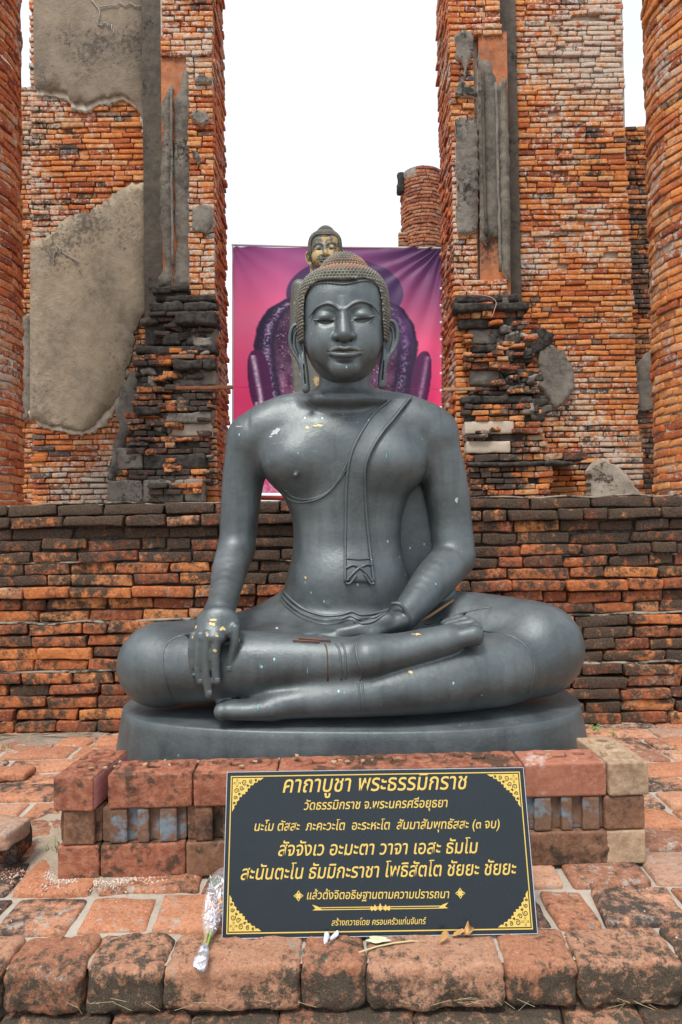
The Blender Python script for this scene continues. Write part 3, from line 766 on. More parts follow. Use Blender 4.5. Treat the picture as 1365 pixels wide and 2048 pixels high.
# ------------------------------------------------------------ HEAD
YHD = 2.655
def hp(px, py, dy=0.0): return P(px, py, YHD+dy)     # dy < 0 is towards the viewer
def build_head():
    f = Field((-.22, 2.38, 1.50), (.24, 2.90, 2.12), .0027)
    cx0 = 687
    def row(py, xl, xr, bf, bb):
        a = hp(xl, py); b = hp(xr, py); return (a.z, (a.x+b.x)/2, (b.x-a.x)/2, YHD, bf, bb)
    f.profile([row(770, 662, 716, .115, .05), row(762, 654, 726, .135, .07), row(750, 639, 738, .150, .09), row(735, 627, 751, .158, .11), row(715, 616, 760, .162, .13), row(690, 606, 769, .163, .15),
               row(650, 603, 771, .163, .17), row(610, 604, 770, .160, .175), row(585, 608, 768, .150, .17), row(565, 622, 757, .125, .15), row(552, 645, 735, .09, .11)], n=2.45, endk=.03)
    FY = -.163   # face plane
    # cheeks and chin
    f.ell(hp(650, 690, -.115), (.062, .05, .07), k=.04); f.ell(hp(724, 688, -.115), (.062, .05, .07), k=.04)
    f.ell(hp(690, 737, -.142), (.050, .030, .034), k=.03)
    f.ell(hp(690, 718, -.175), (.035, .012, .010), k=.012, sub=True)
    # eye sockets
    for ex, ey, sg in ((650, 633, -1), (725, 629, 1)):
        f.ell(hp(ex, ey-1, -.176), (.056, .028, .031), k=.014, sub=True)
        f.ell(hp(ex+1, ey+5, -.128), (.040, .034, .025), k=.010)
    # brows
    f.chain([(hp(x, y, d), r) for x, y, d, r in ((618, 634, -.132, .0035), (633, 616, -.146, .0045), (652, 607.5, -.157, .0048), (666, 609.5, -.163, .0048), (679, 619, -.166, .0040))], k=.005)
    f.chain([(hp(x, y, d), r) for x, y, d, r in ((693, 618, -.166, .0040), (706, 608, -.163, .0048), (723, 603, -.157, .0048), (743, 609, -.146, .0045), (759, 627, -.130, .0035))], k=.005)
    # nose
    f.chain([(hp(686, 604, -.140), .018), (hp(687, 626, -.154), .0165), (hp(688, 652, -.165), .0235), (hp(689, 670, -.178), .0275)], k=.016, kk=.01)
    f.chain([(hp(687, 640, -.150), .016), (hp(689, 668, -.158), .027)], k=.018)
    f.ell(hp(673, 675, -.164), (.0175, .025, .0155), k=.007); f.ell(hp(705, 674, -.164), (.0175, .025, .0155), k=.007)
    for nx in (677.5, 701): f.ell(hp(nx, 683, -.168), (.0095, .013, .0070), k=.003, sub=True)
    # mouth mound, philtrum edges, lips
    f.ell(hp(690, 698, -.148), (.066, .026, .036), k=.014)
    up = [(658, 703.5, -.160, .0045), (669, 699, -.173, .0066), (681, 696, -.183, .0078), (690, 697.5, -.186, .0070), (699, 695.6, -.183, .0078), (711, 698, -.173, .0066), (724, 702, -.160, .0045)]
    f.chain([(hp(x, y, d), r) for x, y, d, r in up], k=.003)
    lo = [(661, 707, -.160, .0065), (673, 709.5, -.173, .0088), (690, 710.5, -.181, .0100), (707, 709, -.173, .0088), (721, 705.5, -.160, .0065)]
    f.chain([(hp(x, y, d), r) for x, y, d, r in lo], k=.003)
    f.chain([(hp(x, y, d), r) for x, y, d, r in ((656, 704, -.164, .0026), (668, 704, -.184, .0032), (690, 704.4, -.197, .0034), (711, 703.6, -.184, .0032), (726, 702.4, -.164, .0026))], k=.002, sub=True)
    f.chain([(hp(x, y, d), r) for x, y, d, r in ((662, 712, -.158, .003), (690, 718, -.174, .003), (720, 710, -.158, .003))], k=.006, sub=True)
    for s_ in ((673, 688, 654, 701), (707, 686, 731, 698)):
        f.chain([(hp(s_[0], s_[1], -.166), .002), (hp(s_[2], s_[3], -.152), .002)], k=.005, sub=True)
    # half-closed eyes: lids with a downcast slit
    for E, up_ in (([(630, 641.5), (640, 646.5), (652, 649), (663, 647), (671, 642)], [(628, 641), (640, 640.5), (652, 641), (663, 641), (672, 641)]),
                   ([(706, 640), (716, 645.5), (728, 646.5), (739, 641.5), (748, 634)], [(705, 640), (716, 637.5), (728, 637), (739, 635.5), (750, 632.5)])):
        f.prism_xz([(hp(x, y, -.15).x, hp(x, y, -.15).z) for x, y in E]+[(hp(x, y, -.15).x, hp(x, y, -.15).z) for x, y in reversed(up_)], YHD-.22, YHD-.1435, k=.002, sub=True)
        f.chain([(hp(x, y+2, -.147), .0028) for x, y in E], k=.004)
        f.chain([(hp(x, y-1, -.152), .0030) for x, y in up_], k=.004)
    return f.nets()
hV, hF = build_head()
head_me = mesh('head', hV, hF); head = link('head', head_me, M['bronze'], statue)
HB = BVHTree.FromPolygons([tuple(v) for v in hV.tolist()], hF.tolist())

hairline = [(609, 684), (607, 645), (607, 612), (610, 588), (620, 573), (637, 566), (660, 565), (684, 567.5), (703, 565.5), (727, 560.5), (746, 563), (759, 574), (765, 594), (767, 633), (769, 671)]
def build_hair():
    f = Field((-.24, 2.36, 1.60), (.26, 2.92, 2.20), .0038)
    def row(py, xl, xr, bf, bb):
        a = hp(xl, py); b = hp(xr, py); return (a.z, (a.x+b.x)/2, (b.x-a.x)/2, YHD, bf, bb)
    f.profile([row(742, 628, 750, .10, .13), row(700, 600, 776, .13, .165), row(670, 595, 778, .160, .18), row(640, 594, 778, .168, .19), row(610, 595, 776, .168, .19), row(585, 600, 772, .163, .185), row(568, 610, 763, .150, .17), row(556, 626, 750, .128, .15), row(546, 650, 727, .09, .11)], n=2.3, endk=.02)
    # ushnisha
    f.profile([row(556, 634, 744, .085, .11), row(545, 640, 738, .085, .10), row(535, 645, 732, .080, .09), row(524, 655, 722, .066, .075), row(515, 668, 709, .045, .05), row(511, 678, 699, .025, .03)], k=.008, n=2.1, endk=.012)
    ext = [(609, 900)]+hairline+[(769, 900)]
    f.prism_xz([(hp(x, y, -.12).x, hp(x, y, -.12).z) for x, y in ext], YHD-.35, YHD-.035, k=.004, sub=True)
    f.box(hp(687, 800, 0), (.4, .4, (hp(0, 690).z-hp(0, 910).z)/2), k=.002, sub=True)
    return f.nets()
aV, aF = build_hair()
hair_me = mesh('hair', aV, aF); hair = link('hair', hair_me, M['bronze_hair'], head)
AB = BVHTree.FromPolygons([tuple(v) for v in aV.tolist()], aF.tolist())
def hair_curls():
    ctr = hp(687, 640); A1 = Acc(); A2 = Acc()
    def ico(r):
        V = []; F = []
        rings = [(0, 1.25), (.62, .75), (1.0, .0)]
        V.append((0, 0, 1.3*r))
        for (q, z) in rings[1:]:
            for k in range(6): V.append((math.cos(k*math.pi/3)*q*r, math.sin(k*math.pi/3)*q*r, z*r))
        for k in range(6): F.append([0, 1+k, 1+(k+1) % 6]); F.append([1+k, 7+k, 7+(k+1) % 6, 1+(k+1) % 6])
        return V, F
    V0, F0 = ico(.0072)
    zt = hp(687, 547).z
    # rows over the cap, then rings over the crown knob
    z = hp(687, 690).z
    pts = []
    step = .0122
    lat = -35.0
    rw = 0
    while lat < 88:
        rad = .19*math.cos(R(lat)); cnt = max(4, int(2*math.pi*rad/step))
        for i in range(cnt):
            az = 2*math.pi*(i+(rw % 2)*.5)/cnt
            d = Vector((math.cos(az)*math.cos(R(lat)), math.sin(az)*math.cos(R(lat)), math.sin(R(lat))))
            hit = AB.ray_cast(ctr+d*.6, -d)
            if hit[0] is None or (hit[0]-ctr).length < .10: continue
            if hit[0].z > zt-.004 and (Vector((hit[0].x-ctr.x, hit[0].y-ctr.y)).length < .11): continue
            if hit[1].dot(d) < .25: continue
            pts.append((hit[0], hit[1]))
        lat += 3.6; rw += 1
    c2 = hp(689, 548)
    lat = 2; rw = 0
    while lat < 90:
        cnt = max(1, int(2*math.pi*.10*math.cos(R(lat))/step))
        for i in range(cnt):
            az = 2*math.pi*(i+(rw % 2)*.5)/cnt
            d = Vector((math.cos(az)*math.cos(R(lat)), math.sin(az)*math.cos(R(lat)), math.sin(R(lat))))
            hit = AB.ray_cast(c2+d*.4, -d)
            if hit[0] is None: continue
            pts.append((hit[0], hit[1]))
        lat += 7.6; rw += 1
    for p, nrm in pts:
        q = nrm.to_track_quat('Z', 'Y').to_matrix().to_4x4(); q.translation = p-nrm*.001
        s = random.uniform(.85, 1.12)
        Mx = q @ Matrix.Rotation(random.uniform(0, 1), 4, 'Z') @ Matrix.Diagonal((s, s, s, 1))
        (A2 if p.z > hp(687, 562).z-.004 and abs(p.x-hp(689, 550).x) < .14 and p.z < hp(687, 523).z else A1).add(V0, F0, Mx)
    a = A1.build('hair_curls', M['bronze_hair'], head); a['kind'] = 'stuff'
    b = A2.build('crown_curls', M['bronze_rust'], head); b['kind'] = 'stuff'; b['label'] = 'rust brown curls round the foot of the crown knob'
    return a, b
curlsA, curlsB = hair_curls()
# raised rim along the hairline
def rim():
    out = []
    for q in catmull(hairline, 6):
        d = ray(q[0]+(.8 if q[0] < 640 else -.8 if q[0] > 750 else 0), q[1]+1.0).normalized(); hit = HB.ray_cast(CAMP, d)
        if hit[0] is not None: out.append(hit[0]+Vector((0, -.001, 0)))
    for _ in range(3): out = [out[0]]+[(out[i-1]+out[i]*2+out[i+1])/4 for i in range(1, len(out)-1)]+[out[-1]]
    return tube(out, .0042, 6)
V, F = rim(); rim_me = mesh('hairline_rim', V, F); rimo = link('hairline_rim', rim_me, M['bronze'], head)
M['dark_slit'] = plain('gap with traces of gold', (.05, .04, .02), .6)
# ears
def ear(side, dx, dy):
    EY = YHD-.045
    def E(x, y, d=0.0): return P(side*(x-687)+687+dx, y+dy, EY+d)
    x0, x1 = sorted((E(570, 700).x, E(625, 700).x))
    f = Field((x0-.01, EY-.045, E(600, 800).z-.01), (x1+.01, EY+.06, E(600, 635).z+.01), .0024)
    f.chain([(E(x, y, .015), r) for x, y, r in ((599, 668, .026), (596, 686, .027), (600, 706, .022), (606, 728, .015))], k=.004, kk=.004, sc=(1, .4, 1))
    ring = [(607, 672, .004), (603, 657, .0), (594, 650, .0), (585, 656, .0), (581, 672, .002), (582, 690, .004), (588, 706, .003), (597, 720, .0), (603, 736, .0)]
    f.chain([(E(x, y, d), .0078) for x, y, d in ring], k=.003, kk=.004)
    f.chain([(E(x, y, .004), .0050) for x, y in ((607, 680), (608, 696), (607, 710), (600, 714), (593, 704), (589, 688), (590, 670), (596, 662), (603, 668))], k=.002, kk=.004)
    f.chain([(E(607, 708, .004), .010), (E(607, 722, 0), .0135), (E(610, 745, -.006), .0145), (E(612, 772, -.008), .0150), (E(612, 779, -.008), .0148)], k=.004, kk=.006, sc=(1, .75, 1))
    f.chain([(E(608, 729, -.02), .0030), (E(611, 767, -.02), .0030)], k=.001, sub=True, sc=(1, 5, 1))
    V, F = f.nets()
    return link('ear', mesh('ear', V, F), M['bronze'], head)
ears = [ear(1, 0, 0), ear(-1, 2, -8)]
# traces of gold between the lips and in the eye corner
for x0, y0, x1, y1, r in ((668, 704, 686, 704.6, .0014), (690, 704.4, 712, 703.2, .0014), (703.5, 641.5, 705.5, 640.8, .0030)):
    a = HB.ray_cast(CAMP, ray(x0, y0).normalized())[0]; b = HB.ray_cast(CAMP, ray(x1, y1).normalized())[0]
    V, F = tube([a, b], r, 6); link('gold_trace', mesh('gold_trace', V, F), M['gold_leaf'], head)
# ------------------------------------------------------------ BRICKWORK
_bm = {}
def brick_mesh(kind, L, seed):
    """shared brick meshes: kind sets depth, height, rounding"""
    spec = {'wall': (.13, .050, .006, .006, 30, 2, 1, 1, 1), 'ret': (.16, .055, .0065, .0065, 34, 6, 2, 2, 1),
            'col': (.14, .051, .007, .007, 28, 3, 1, 1, 1), 'small': (.12, .050, .006, .004, 20, 1, 1, 1, 1)}[kind]
    key = (kind, round(L, 3), seed)
    if key not in _bm:
        D, H, r, amp, fr, nx, ny, nz_, seg = spec
        V, F = rough_box(L, D, H, r, amp, fr, seed*13+int(L*100), nx, ny, nz_, seg, warp=.16)
        _bm[key] = (mesh('brick', V, F, kind != 'small'), V, F)
    return _bm[key]
class Bricks:
    def __init__(s, parent, mat, kind='wall', limit=290, name='brick'):
        s.p = parent; s.mat = mat; s.kind = kind; s.lim = limit; s.items = []; s.name = name
        s.Mi = parent_world(parent).inverted() if parent is not None else Matrix()
    def put(s, c, L, rz=0.0, hs=1.0, tilt=None, prio=1.0, kind=None):
        ls = (.08, .13, .18, .23, .28, .34)
        l0 = min(ls, key=lambda v: abs(v-L)); sd = random.randrange(4)
        t = tilt if tilt is not None else random.gauss(0, .011)
        Mx = Matrix.Translation(c) @ Matrix.Rotation(rz+random.gauss(0, .010), 4, 'Z') @ Matrix.Rotation(t, 4, 'Y') @ Matrix.Rotation(random.gauss(0, .03), 4, 'X') @ Matrix.Diagonal((L/l0, 1, hs, 1))
        s.items.append((prio, kind or s.kind, l0, sd, Mx))
    def done(s):
        it = sorted(s.items, key=lambda q: -q[0])
        for pr, kd, l0, sd, Mx in it[:s.lim]:
            me, V, F = brick_mesh(kd, l0, sd)
            if s.mat.name not in [m.name for m in me.materials if m]:
                if len(me.materials) == 0: me.materials.append(s.mat)
            o = bpy.data.objects.new(s.name, me); COL.objects.link(o)
            if s.p is not None: o.parent = s.p
            o.matrix_local = s.Mi @ Mx if s.p is not None else Mx
            if me.materials[0] != s.mat:
                o.material_slots[0].link = 'OBJECT'; o.material_slots[0].material = s.mat
        rest = it[s.lim:]
        if rest:
            A = Acc()
            for pr, kd, l0, sd, Mx in rest:
                me, V, F = brick_mesh(kd, l0, sd); A.add(V, F, Mx)
            o = A.build('more_bricks', s.mat, s.p); o['kind'] = 'stuff'
            return o
def box_obj(name, lo, hi, mat, parent, bev=0.0):
    V, F = rough_box(hi[0]-lo[0], hi[1]-lo[1], hi[2]-lo[2], max(bev, .001), 0, nx=1)
    V = V + (np.array(lo)+np.array(hi))/2
    return link(name, mesh(name, V, F, False), mat, parent)
def lay_run(B, x0, x1, z, y, along='x', facing=-1, Lmin=.16, Lmax=.32, gap=.011, jit=.008, depth=.13, prio=1.0, skip=0.0, hs=1.0, first=None):
    """one course of bricks from x0 to x1; front plane at y"""
    x = x0
    if first is None: first = random.uniform(.5, 1)
    n = 0
    while x < x1-.03:
        L = random.uniform(Lmin, Lmax)*(first if n == 0 else 1)
        if random.random() < .16: L = .11
        if x1-(x+L) < .07: L = x1-x
        L = min(L, x1-x)
        off = random.gauss(0, jit)
        c = (x+L/2)
        if random.random() >= skip:
            if along == 'x': B.put((c, y-facing*(depth/2)+off, z), L-gap, 0, hs*random.uniform(.86, 1.08), prio=prio)
            else: B.put((y-facing*(depth/2)+off, c, z), L-gap, math.pi/2, hs*random.uniform(.92, 1.06), prio=prio)
        x += L; n += 1

def ragged(poly, amp, n=5, seed=0):
    """subdivide a picture-space outline and roughen it"""
    out = []; rr = random.Random(seed); m = len(poly)
    for i in range(m):
        a = poly[i]; b = poly[(i+1) % m]; L = math.hypot(b[0]-a[0], b[1]-a[1]); k = max(1, int(L/n))
        for j in range(k):
            t = j/k; x = a[0]+(b[0]-a[0])*t; y = a[1]+(b[1]-a[1])*t
            o = 0 if (y < 5 or (len(a) > 2 and len(b) > 2)) else amp*vnoise(np.array([x*.11, y*.11, seed]), seed)+amp*.6*rr.uniform(-1, 1)
            dx, dy = (b[0]-a[0])/max(L, 1e-6), (b[1]-a[1])/max(L, 1e-6)
            out.append((x-dy*o, y+dx*o))
    return out
def inpoly(q, pts):
    c = False; n = len(pts)
    for i in range(n):
        a = pts[i]; b = pts[(i+1) % n]
        if (a.y > q.y) != (b.y > q.y) and q.x < (b.x-a.x)*(q.y-a.y)/(b.y-a.y)+a.x: c = not c
    return c
def plaster_patch(poly, Y, thick, mat, parent, name='plaster_patch', amp=3.0, step=6, seed=0, rim=None, relief=.006, back=.10, X=None):
    """plaster skin of real thickness on the plane y=Y, outline traced in the picture, face gently uneven"""
    pp = ragged(poly, amp, step, seed)
    W = [P(x, y, Y-thick) for x, y in pp]
    from mathutils.geometry import tessellate_polygon
    import bmesh
    pts = [Vector((w_.x, w_.z)) for w_ in W]; n = len(pts)
    xs = [p.x for p in pts]; zs = [p.y for p in pts]; g = max(max(max(xs)-min(xs), max(zs)-min(zs))/14, .04)
    tr = tessellate_polygon([[Vector((p.x, p.y, 0)) for p in pts]])
    bm = bmesh.new(); bv = [bm.verts.new((p.x, p.y, 0)) for p in pts]
    for t in tr:
        if len(set(t)) == 3:
            try: bm.faces.new([bv[i] for i in t])
            except ValueError: pass
    for _ in range(4):
        ed = [e for e in bm.edges if len(e.link_faces) == 2 and e.calc_length() > g*1.4]
        if not ed: break
        bmesh.ops.subdivide_edges(bm, edges=ed, cuts=1)
        bmesh.ops.triangulate(bm, faces=[f for f in bm.faces if len(f.verts) > 3])
    bmesh.ops.beautify_fill(bm, faces=bm.faces[:], edges=[e for e in bm.edges if len(e.link_faces) == 2])
    bm.verts.index_update()
    v2 = [v.co.copy() for v in bm.verts]; f2 = [[v.index for v in f.verts] for f in bm.faces]; bm.free()
    V = [(p.x, Y-thick+float(fbm(np.array([p.x*3, seed*3.1, p.y*3]), seed, 3))*relief, p.y) for p in v2]
    F = [list(f) for f in f2]
    # orientation
    def nrm(f):
        a, b, c = [Vector(V[i]) for i in f[:3]]; return (b-a).cross(c-a).y
    F = [f if nrm(f) < 0 else f[::-1] for f in F]
    from collections import Counter
    ec = {}
    for f in F:
        for i in range(len(f)):
            a, b = f[i], f[(i+1) % len(f)]; ec[(a, b)] = ec.get((a, b), 0)+1
    bd = [(a, b) for (a, b) in ec if (b, a) not in ec]
    mp_ = {}
    def bk(i, lvl):
        if (i, lvl) not in mp_:
            x, y, z = V[i]; mp_[(i, lvl)] = len(V); V.append((x, Y+back, z) if lvl else (x, y, z))
        return mp_[(i, lvl)]
    RF = []
    for a, b in bd: RF.append([b, a, bk(a, 1), bk(b, 1)])
    me = mesh(name, V, F+RF, True)
    for p in me.polygons:
        if p.index >= len(F): p.use_smooth = False
    me.materials.append(mat)
    if rim is not None:
        me.materials.append(rim)
        for p in me.polygons:
            if p.index >= len(F): p.material_index = 1
    return link(name, me, None, parent)
def lump(parent, px, py, w_, h_, Y, d, mat, name='stucco_lump', seed=0, r=.02, amp=.02):
    """irregular broken stucco block; w_,h_ in picture pixels at distance Y"""
    s = Y/FPX; L = w_*s; H = h_*s
    V, F = rough_box(L, d, H, min(r, H*.4, L*.4), amp, 11, seed, 5, 2, 3)
    c = P(px, py, Y); V = V+np.array([c.x, c.y+d/2, c.z])
    return link(name, mesh(name, V, F), mat, parent)

# ------------------------------------------------------------ THE SETTING: platform, terrace, open ground
YR = 3.56                                     # face of the retaining wall
ZT = zof(1000, YR)                            # its top = terrace level
def sheet(name, x0, x1, y0, y1, z, mat, kind='structure'):
    V = [(x0, y0, z), (x1, y0, z), (x1, y1, z), (x0, y1, z)]
    o = link(name, mesh(name, V, [[0, 1, 2, 3]], False), mat); o['kind'] = kind; return o
sheet('ground', -600, 600, -600, 600, -.62, M['earth'])
ter = box_obj('terrace', (-9, YR+.14, -.70), (9, 30, ZT-.05), M['earth'], None); ter['kind'] = 'structure'
plat = empty('platform', (0, 2.5, 0), kind='structure')
YN = 1.605                                    # front face of the edge course
def bed():
    # mortar bed with a worn, uneven top
    nx, ny = 90, 40; x0, x1, y0, y1 = -3.2, 3.2, YN+.03, YR+.10; V = []
    for j in range(ny+1):
        for i in range(nx+1):
            x = x0+(x1-x0)*i/nx; y = y0+(y1-y0)*j/ny
            V.append((x, y, -.010+float(fbm(np.array([x*5, y*5, 0]), 3, 3))*.010))
    F = [[j*(nx+1)+i, j*(nx+1)+i+1, (j+1)*(nx+1)+i+1, (j+1)*(nx+1)+i] for j in range(ny) for i in range(nx)]
    o = link('mortar_bed', mesh('mortar_bed', V, F), M['mortar_pave'], plat)
    box_obj('platform_core', (-3.2, YN+.035, -.64), (3.2, YR+.10, -.024), M['mortar_dark'], plat)
bed()
# edge course: boundaries traced left to right along the front
def nose_course(bounds, py_mid, Y, z_top, H, D, mat, r, seed0, amp=.012, gap=.012, name='edge_brick', freq=20):
    xs = [xof(b, Y, py_mid) for b in bounds]
    for i in range(len(xs)-1):
        L = xs[i+1]-xs[i]-gap
        V, F = rough_box(L, D, H, r, amp, freq, seed0+i, max(6, int(L/.016)), 8, 6, 2)
        # erosion bites on the front lower edge
        e = np.clip(-V[:, 1]/D*2, 0, 1); V[:, 1] += e*.014*np.maximum(0, fbm(V*22+i*9, seed0+i, 4)+.05)
        V += .0035*np.stack([fbm(V*70+a, seed0+a, 2) for a in range(3)], 1)
        V[:, 2] += np.where(V[:, 2] > 0, .006*fbm(V*9+3*i, 5, 2), 0)
        link(name, mesh(name, V, F), mat, plat, loc=((xs[i]+xs[i+1])/2, Y+D/2+random.uniform(-.008, .008)-plat.location.y, z_top-H/2+random.uniform(-.004, .003)), rot=(0, random.gauss(0, .008), random.gauss(0, .01)))
nose_course([-330, -160, 0, 164, 325, 601, 735, 1012, 1160, 1372, 1530, 1700], 1930, YN, .004, .102, .148, M['brick_nose'], .017, 10, amp=.011, gap=.003)
nose_course([-300, -150, -20, 212, 372, 556, 832, 1136, 1292, 1440, 1620], 2040, YN-.030, -.112, .10, .20, M['brick_nose'], .014, 40, amp=.010, gap=.003)
for k_ in range(3): nose_course([-420+60*k_, -200, 60+40*k_, 300, 560+50*k_, 800, 1040, 1290, 1540, 1740], 2040, YN-.06-.03*k_, -.225-.11*k_, .10, .22, M['brick_nose'], .018, 60+20*k_, amp=.010, gap=.009)

# paving bricks: rows across, traced roughly from the front edge backwards
B = []
def pave():
    rows = [1.755]; y = YN+.150
    rr = random.Random(5)
    edges = [y]
    depths = [.185, .205, .15, .165, .15, .17, .15, .16, .17, .15, .165, .16, .17]
    for d in depths:
        if edges[-1]+d > YR+.02: break
        edges.append(edges[-1]+d)
    edges.append(YR+.05)
    # traced joints of the two rows in front (pixels along the row)
    fixed = {0: [-420, -160, 22, 172, 318, 470, 640, 800, 960, 1090, 1190, 1365, 1560, 1750], 1: [-320, -120, 60, 215, 420, 560, 700, 860, 970, 1120, 1290, 1470, 1640]}
    n = 0
    for j in range(len(edges)-1):
        y0, y1 = edges[j], edges[j+1]; ym = (y0+y1)/2; D = y1-y0
        if j in fixed: xs = [G(q, 1050+CAM_H*FPX/ym).x for q in fixed[j]]
        else:
            xs = [-3.1+rr.uniform(0, .2)]
            while xs[-1] < 3.1: xs.append(xs[-1]+rr.choice([.17, .26, .29, .31, .34]))
        for i in range(len(xs)-1):
            cx = (xs[i]+xs[i+1])/2
            if abs(cx) < .72 and 2.15 < ym < 3.0: continue          # under the figure's slab and its block border
            gap = rr.uniform(.012, .026); L = xs[i+1]-xs[i]-gap; dd = D-gap
            V, F = rough_box(L, dd, .05, .010, .009, 16, 200+n, 6, 4, 1, 1)
            V[:, 2] -= .006*np.clip(np.maximum(np.abs(V[:, 0])/(L/2), np.abs(V[:, 1])/(dd/2))-.8, 0, 1)*5*.5
            # irregular corners
            sk = rr.uniform(-.03, .03); V[:, 0] += V[:, 1]*sk*3; V[:, 1] += V[:, 0]*rr.uniform(-.02, .02)
            o = link('paving_brick', mesh('paving_brick', V, F), M['brick_pave'], plat, loc=(cx, ym-plat.location.y, -.020+rr.uniform(-.005, .004)), rot=(rr.gauss(0, .008), rr.gauss(0, .008), rr.gauss(0, .015)))
            n += 1
pave()

# ------------------------------------------------------------ RETAINING WALL
rw = empty('retaining_wall', (0, YR, 0), 'low algae blackened brick terrace wall running behind the seated statue', 'wall')
box_obj('mortar_core', (-3.6, YR+.030, -.02), (3.6, YR+.30, ZT-.03), M['mortar_dark'], rw)
nC = 19; pitch = (ZT-.002)/nC
RB = Bricks(rw, M['brick_ret'], 'ret', limit=295)
DYS = [-.014, -.030, .006, .002, -.006, -.001, -.010, -.046, -.008, -.012, -.050, -.044, -.050, -.052, -.080, -.082, -.088, -.090, -.098]
for c in range(nC):
    z = ZT-.002-pitch*(c+.5); dy = DYS[c]
    x = -3.3+random.uniform(0, .2)
    while x < 3.3:
        L = random.choice([.13, .18, .21, .24, .26, .28, .32])
        off = random.gauss(0, .006)
        RB.put((x+L/2, YR+dy+.08+off, z+random.gauss(0, .0018)), L-.010, 0, pitch/.0615*random.uniform(.88, 1.04), prio=3-abs(x+L/2))
        x += L
RB.done()
M['joint_lime'] = mottled('pale joint mortar', (.26, .22, .17), (.13, .11, .085), (.36, .31, .25), 7, 50, grime=.46, gs=3)
for c_, d_ in ((10, -.034), (14, -.068), (5, .012), (0, .004)):      # weathered mortar fillets on the ledges
    z_ = ZT-pitch*c_
    V, F = rough_box(6.8, .05, .010, .004, .016, 6, 30+c_, 200, 1, 1); V = V+np.array([0, YR+d_+.018, z_-.001])
    link('ledge_mortar', mesh('ledge_mortar', V, F), M['joint_lime'], rw)

# ------------------------------------------------------------ PORTAL WALLS
def pxedge(tab, py):
    a = np.array(tab, float); return float(np.interp(py, a[:, 0], a[:, 1]))
PITCH_W = .0612
ZMAX = 8.8
# --- right: wall, recess, pilaster and door reveal
YW = 7.60
wr_ = empty('right_portal_wall', (2.2, YW, ZT), 'tall orange brick wall and door pilaster right of the banner, mortar smeared', 'wall')
x_wl, x_wr = xof(1040, YW, 600), xof(1268, YW, 600)
x_top = xof(1246, YW, 100)
box_obj('mortar_core', (x_wl-.05, YW+.045, ZT-.03), (x_wr-.03, YW+.7, ZMAX), M['mortar'], wr_)
WB = Bricks(wr_, M['brick_wall'], 'wall', limit=295)
z = ZT+.04; c = 0
while z < ZMAX:
    py = 1050-(z-CAM_H)/YW*FPX
    xr = xof(pxedge([(-400, 1243), (0, 1245), (240, 1250), (480, 1263), (700, 1272), (1000, 1284)], py), YW, py)
    bulge = 0.0
    y = YW + (-.05 if py > 845 else 0) + (-.04 if py > 930 else 0)
    lay_run(WB, x_wl+random.uniform(-.01, .02), xr+random.gauss(0, .012), z, y, prio=2 if py > -30 else 1, jit=.007, skip=.012)
    z += PITCH_W*random.uniform(.97, 1.03); c += 1
WB.done()
# --- pilaster
YP = 7.22
pr_ = empty('right_door_pilaster', (1.3, YP, ZT), 'brick door pilaster right of the banner with grey plaster strips and blackened stepped foot', 'pilaster')
xa, xb, xc = xof(908, YP, 560), xof(957, YP, 560), xof(1012, YP, 560)
x_in = xof(884, 8.1, 560)                     # far corner of the reveal
box_obj('mortar_core', (xa+.05, YP+.115, ZT-.03), (xc+.02, 8.1, ZMAX), M['mortar'], pr_)
box_obj('recess_plaster', (xc+.02, YP+.30, ZT+.8), (x_wl-.001, YP+.48, ZMAX), M['plaster_dark'], pr_)  # corner shade of the recess painted in as dark plaster
PB = Bricks(pr_, M['brick_wall'], 'wall', limit=140)
PS = Bricks(pr_, M['brick_col2'], 'wall', limit=150)
z = ZT+.04
while z < ZMAX:
    py = 1050-(z-CAM_H)/YP*FPX
    top = py < 42
    yp = YP+(.07 if top else 0)
    lay_run(PB, xa, xc+.02 if py < 60 or py > 560 else xb, z, yp, Lmin=.14, Lmax=.25, prio=2, jit=.006)
    lay_run(PS, YP+(.07 if top else 0)+.02, 8.10, z, xa, along='y', facing=-1, Lmin=.16, Lmax=.28, prio=2 if py > -20 else .5, jit=.010)
    z += PITCH_W*random.uniform(.97, 1.03)
PB.done(); PS.done()
def Yp(o=0): return YP+o
render_r = poly_slab([(P(x, y, YP+.03).x, P(x, y, YP+.03).z) for x, y in ((957, 60), (1014, 62), (1022, 590), (961, 590))], YP+.03, YP+.2, 'tinted_render', M['render_orange'], pr_)
plaster_patch([(962, 120), (975, 118), (990, 150), (993, 170), (1008, 175), (1014, 250), (1018, 330), (1020, 470), (1008, 490), (1000, 520), (998, 470), (985, 470), (975, 490), (962, 480), (958, 300), (957, 100)], YP+.0, .006, M['strip'], pr_, 'plaster_strip', 2, 6, 1, M['stucco_rim'], back=.05)
plaster_patch([(1003, 160), (1013, 155), (1019, 300), (1022, 470), (1020, 560), (1008, 545), (1003, 500)], YP-.02, .012, M['strip'], pr_, 'plaster_strip', 1.5, 6, 2, M['stucco_rim'], back=.06)
for px, t, b_ in ((993, 165, 560), (965, 130, 480)):
    V, F = tube([P(px+(y-t)*.022, y, YP-.045)+Vector((random.gauss(0, .003), 0, 0)) for y in range(t, b_, 18)], .016, 7)
    link('moulding_ridge', mesh('moulding_ridge', V, F), M['stucco_grey'] if px > 980 else M['plaster_dark'], pr_)
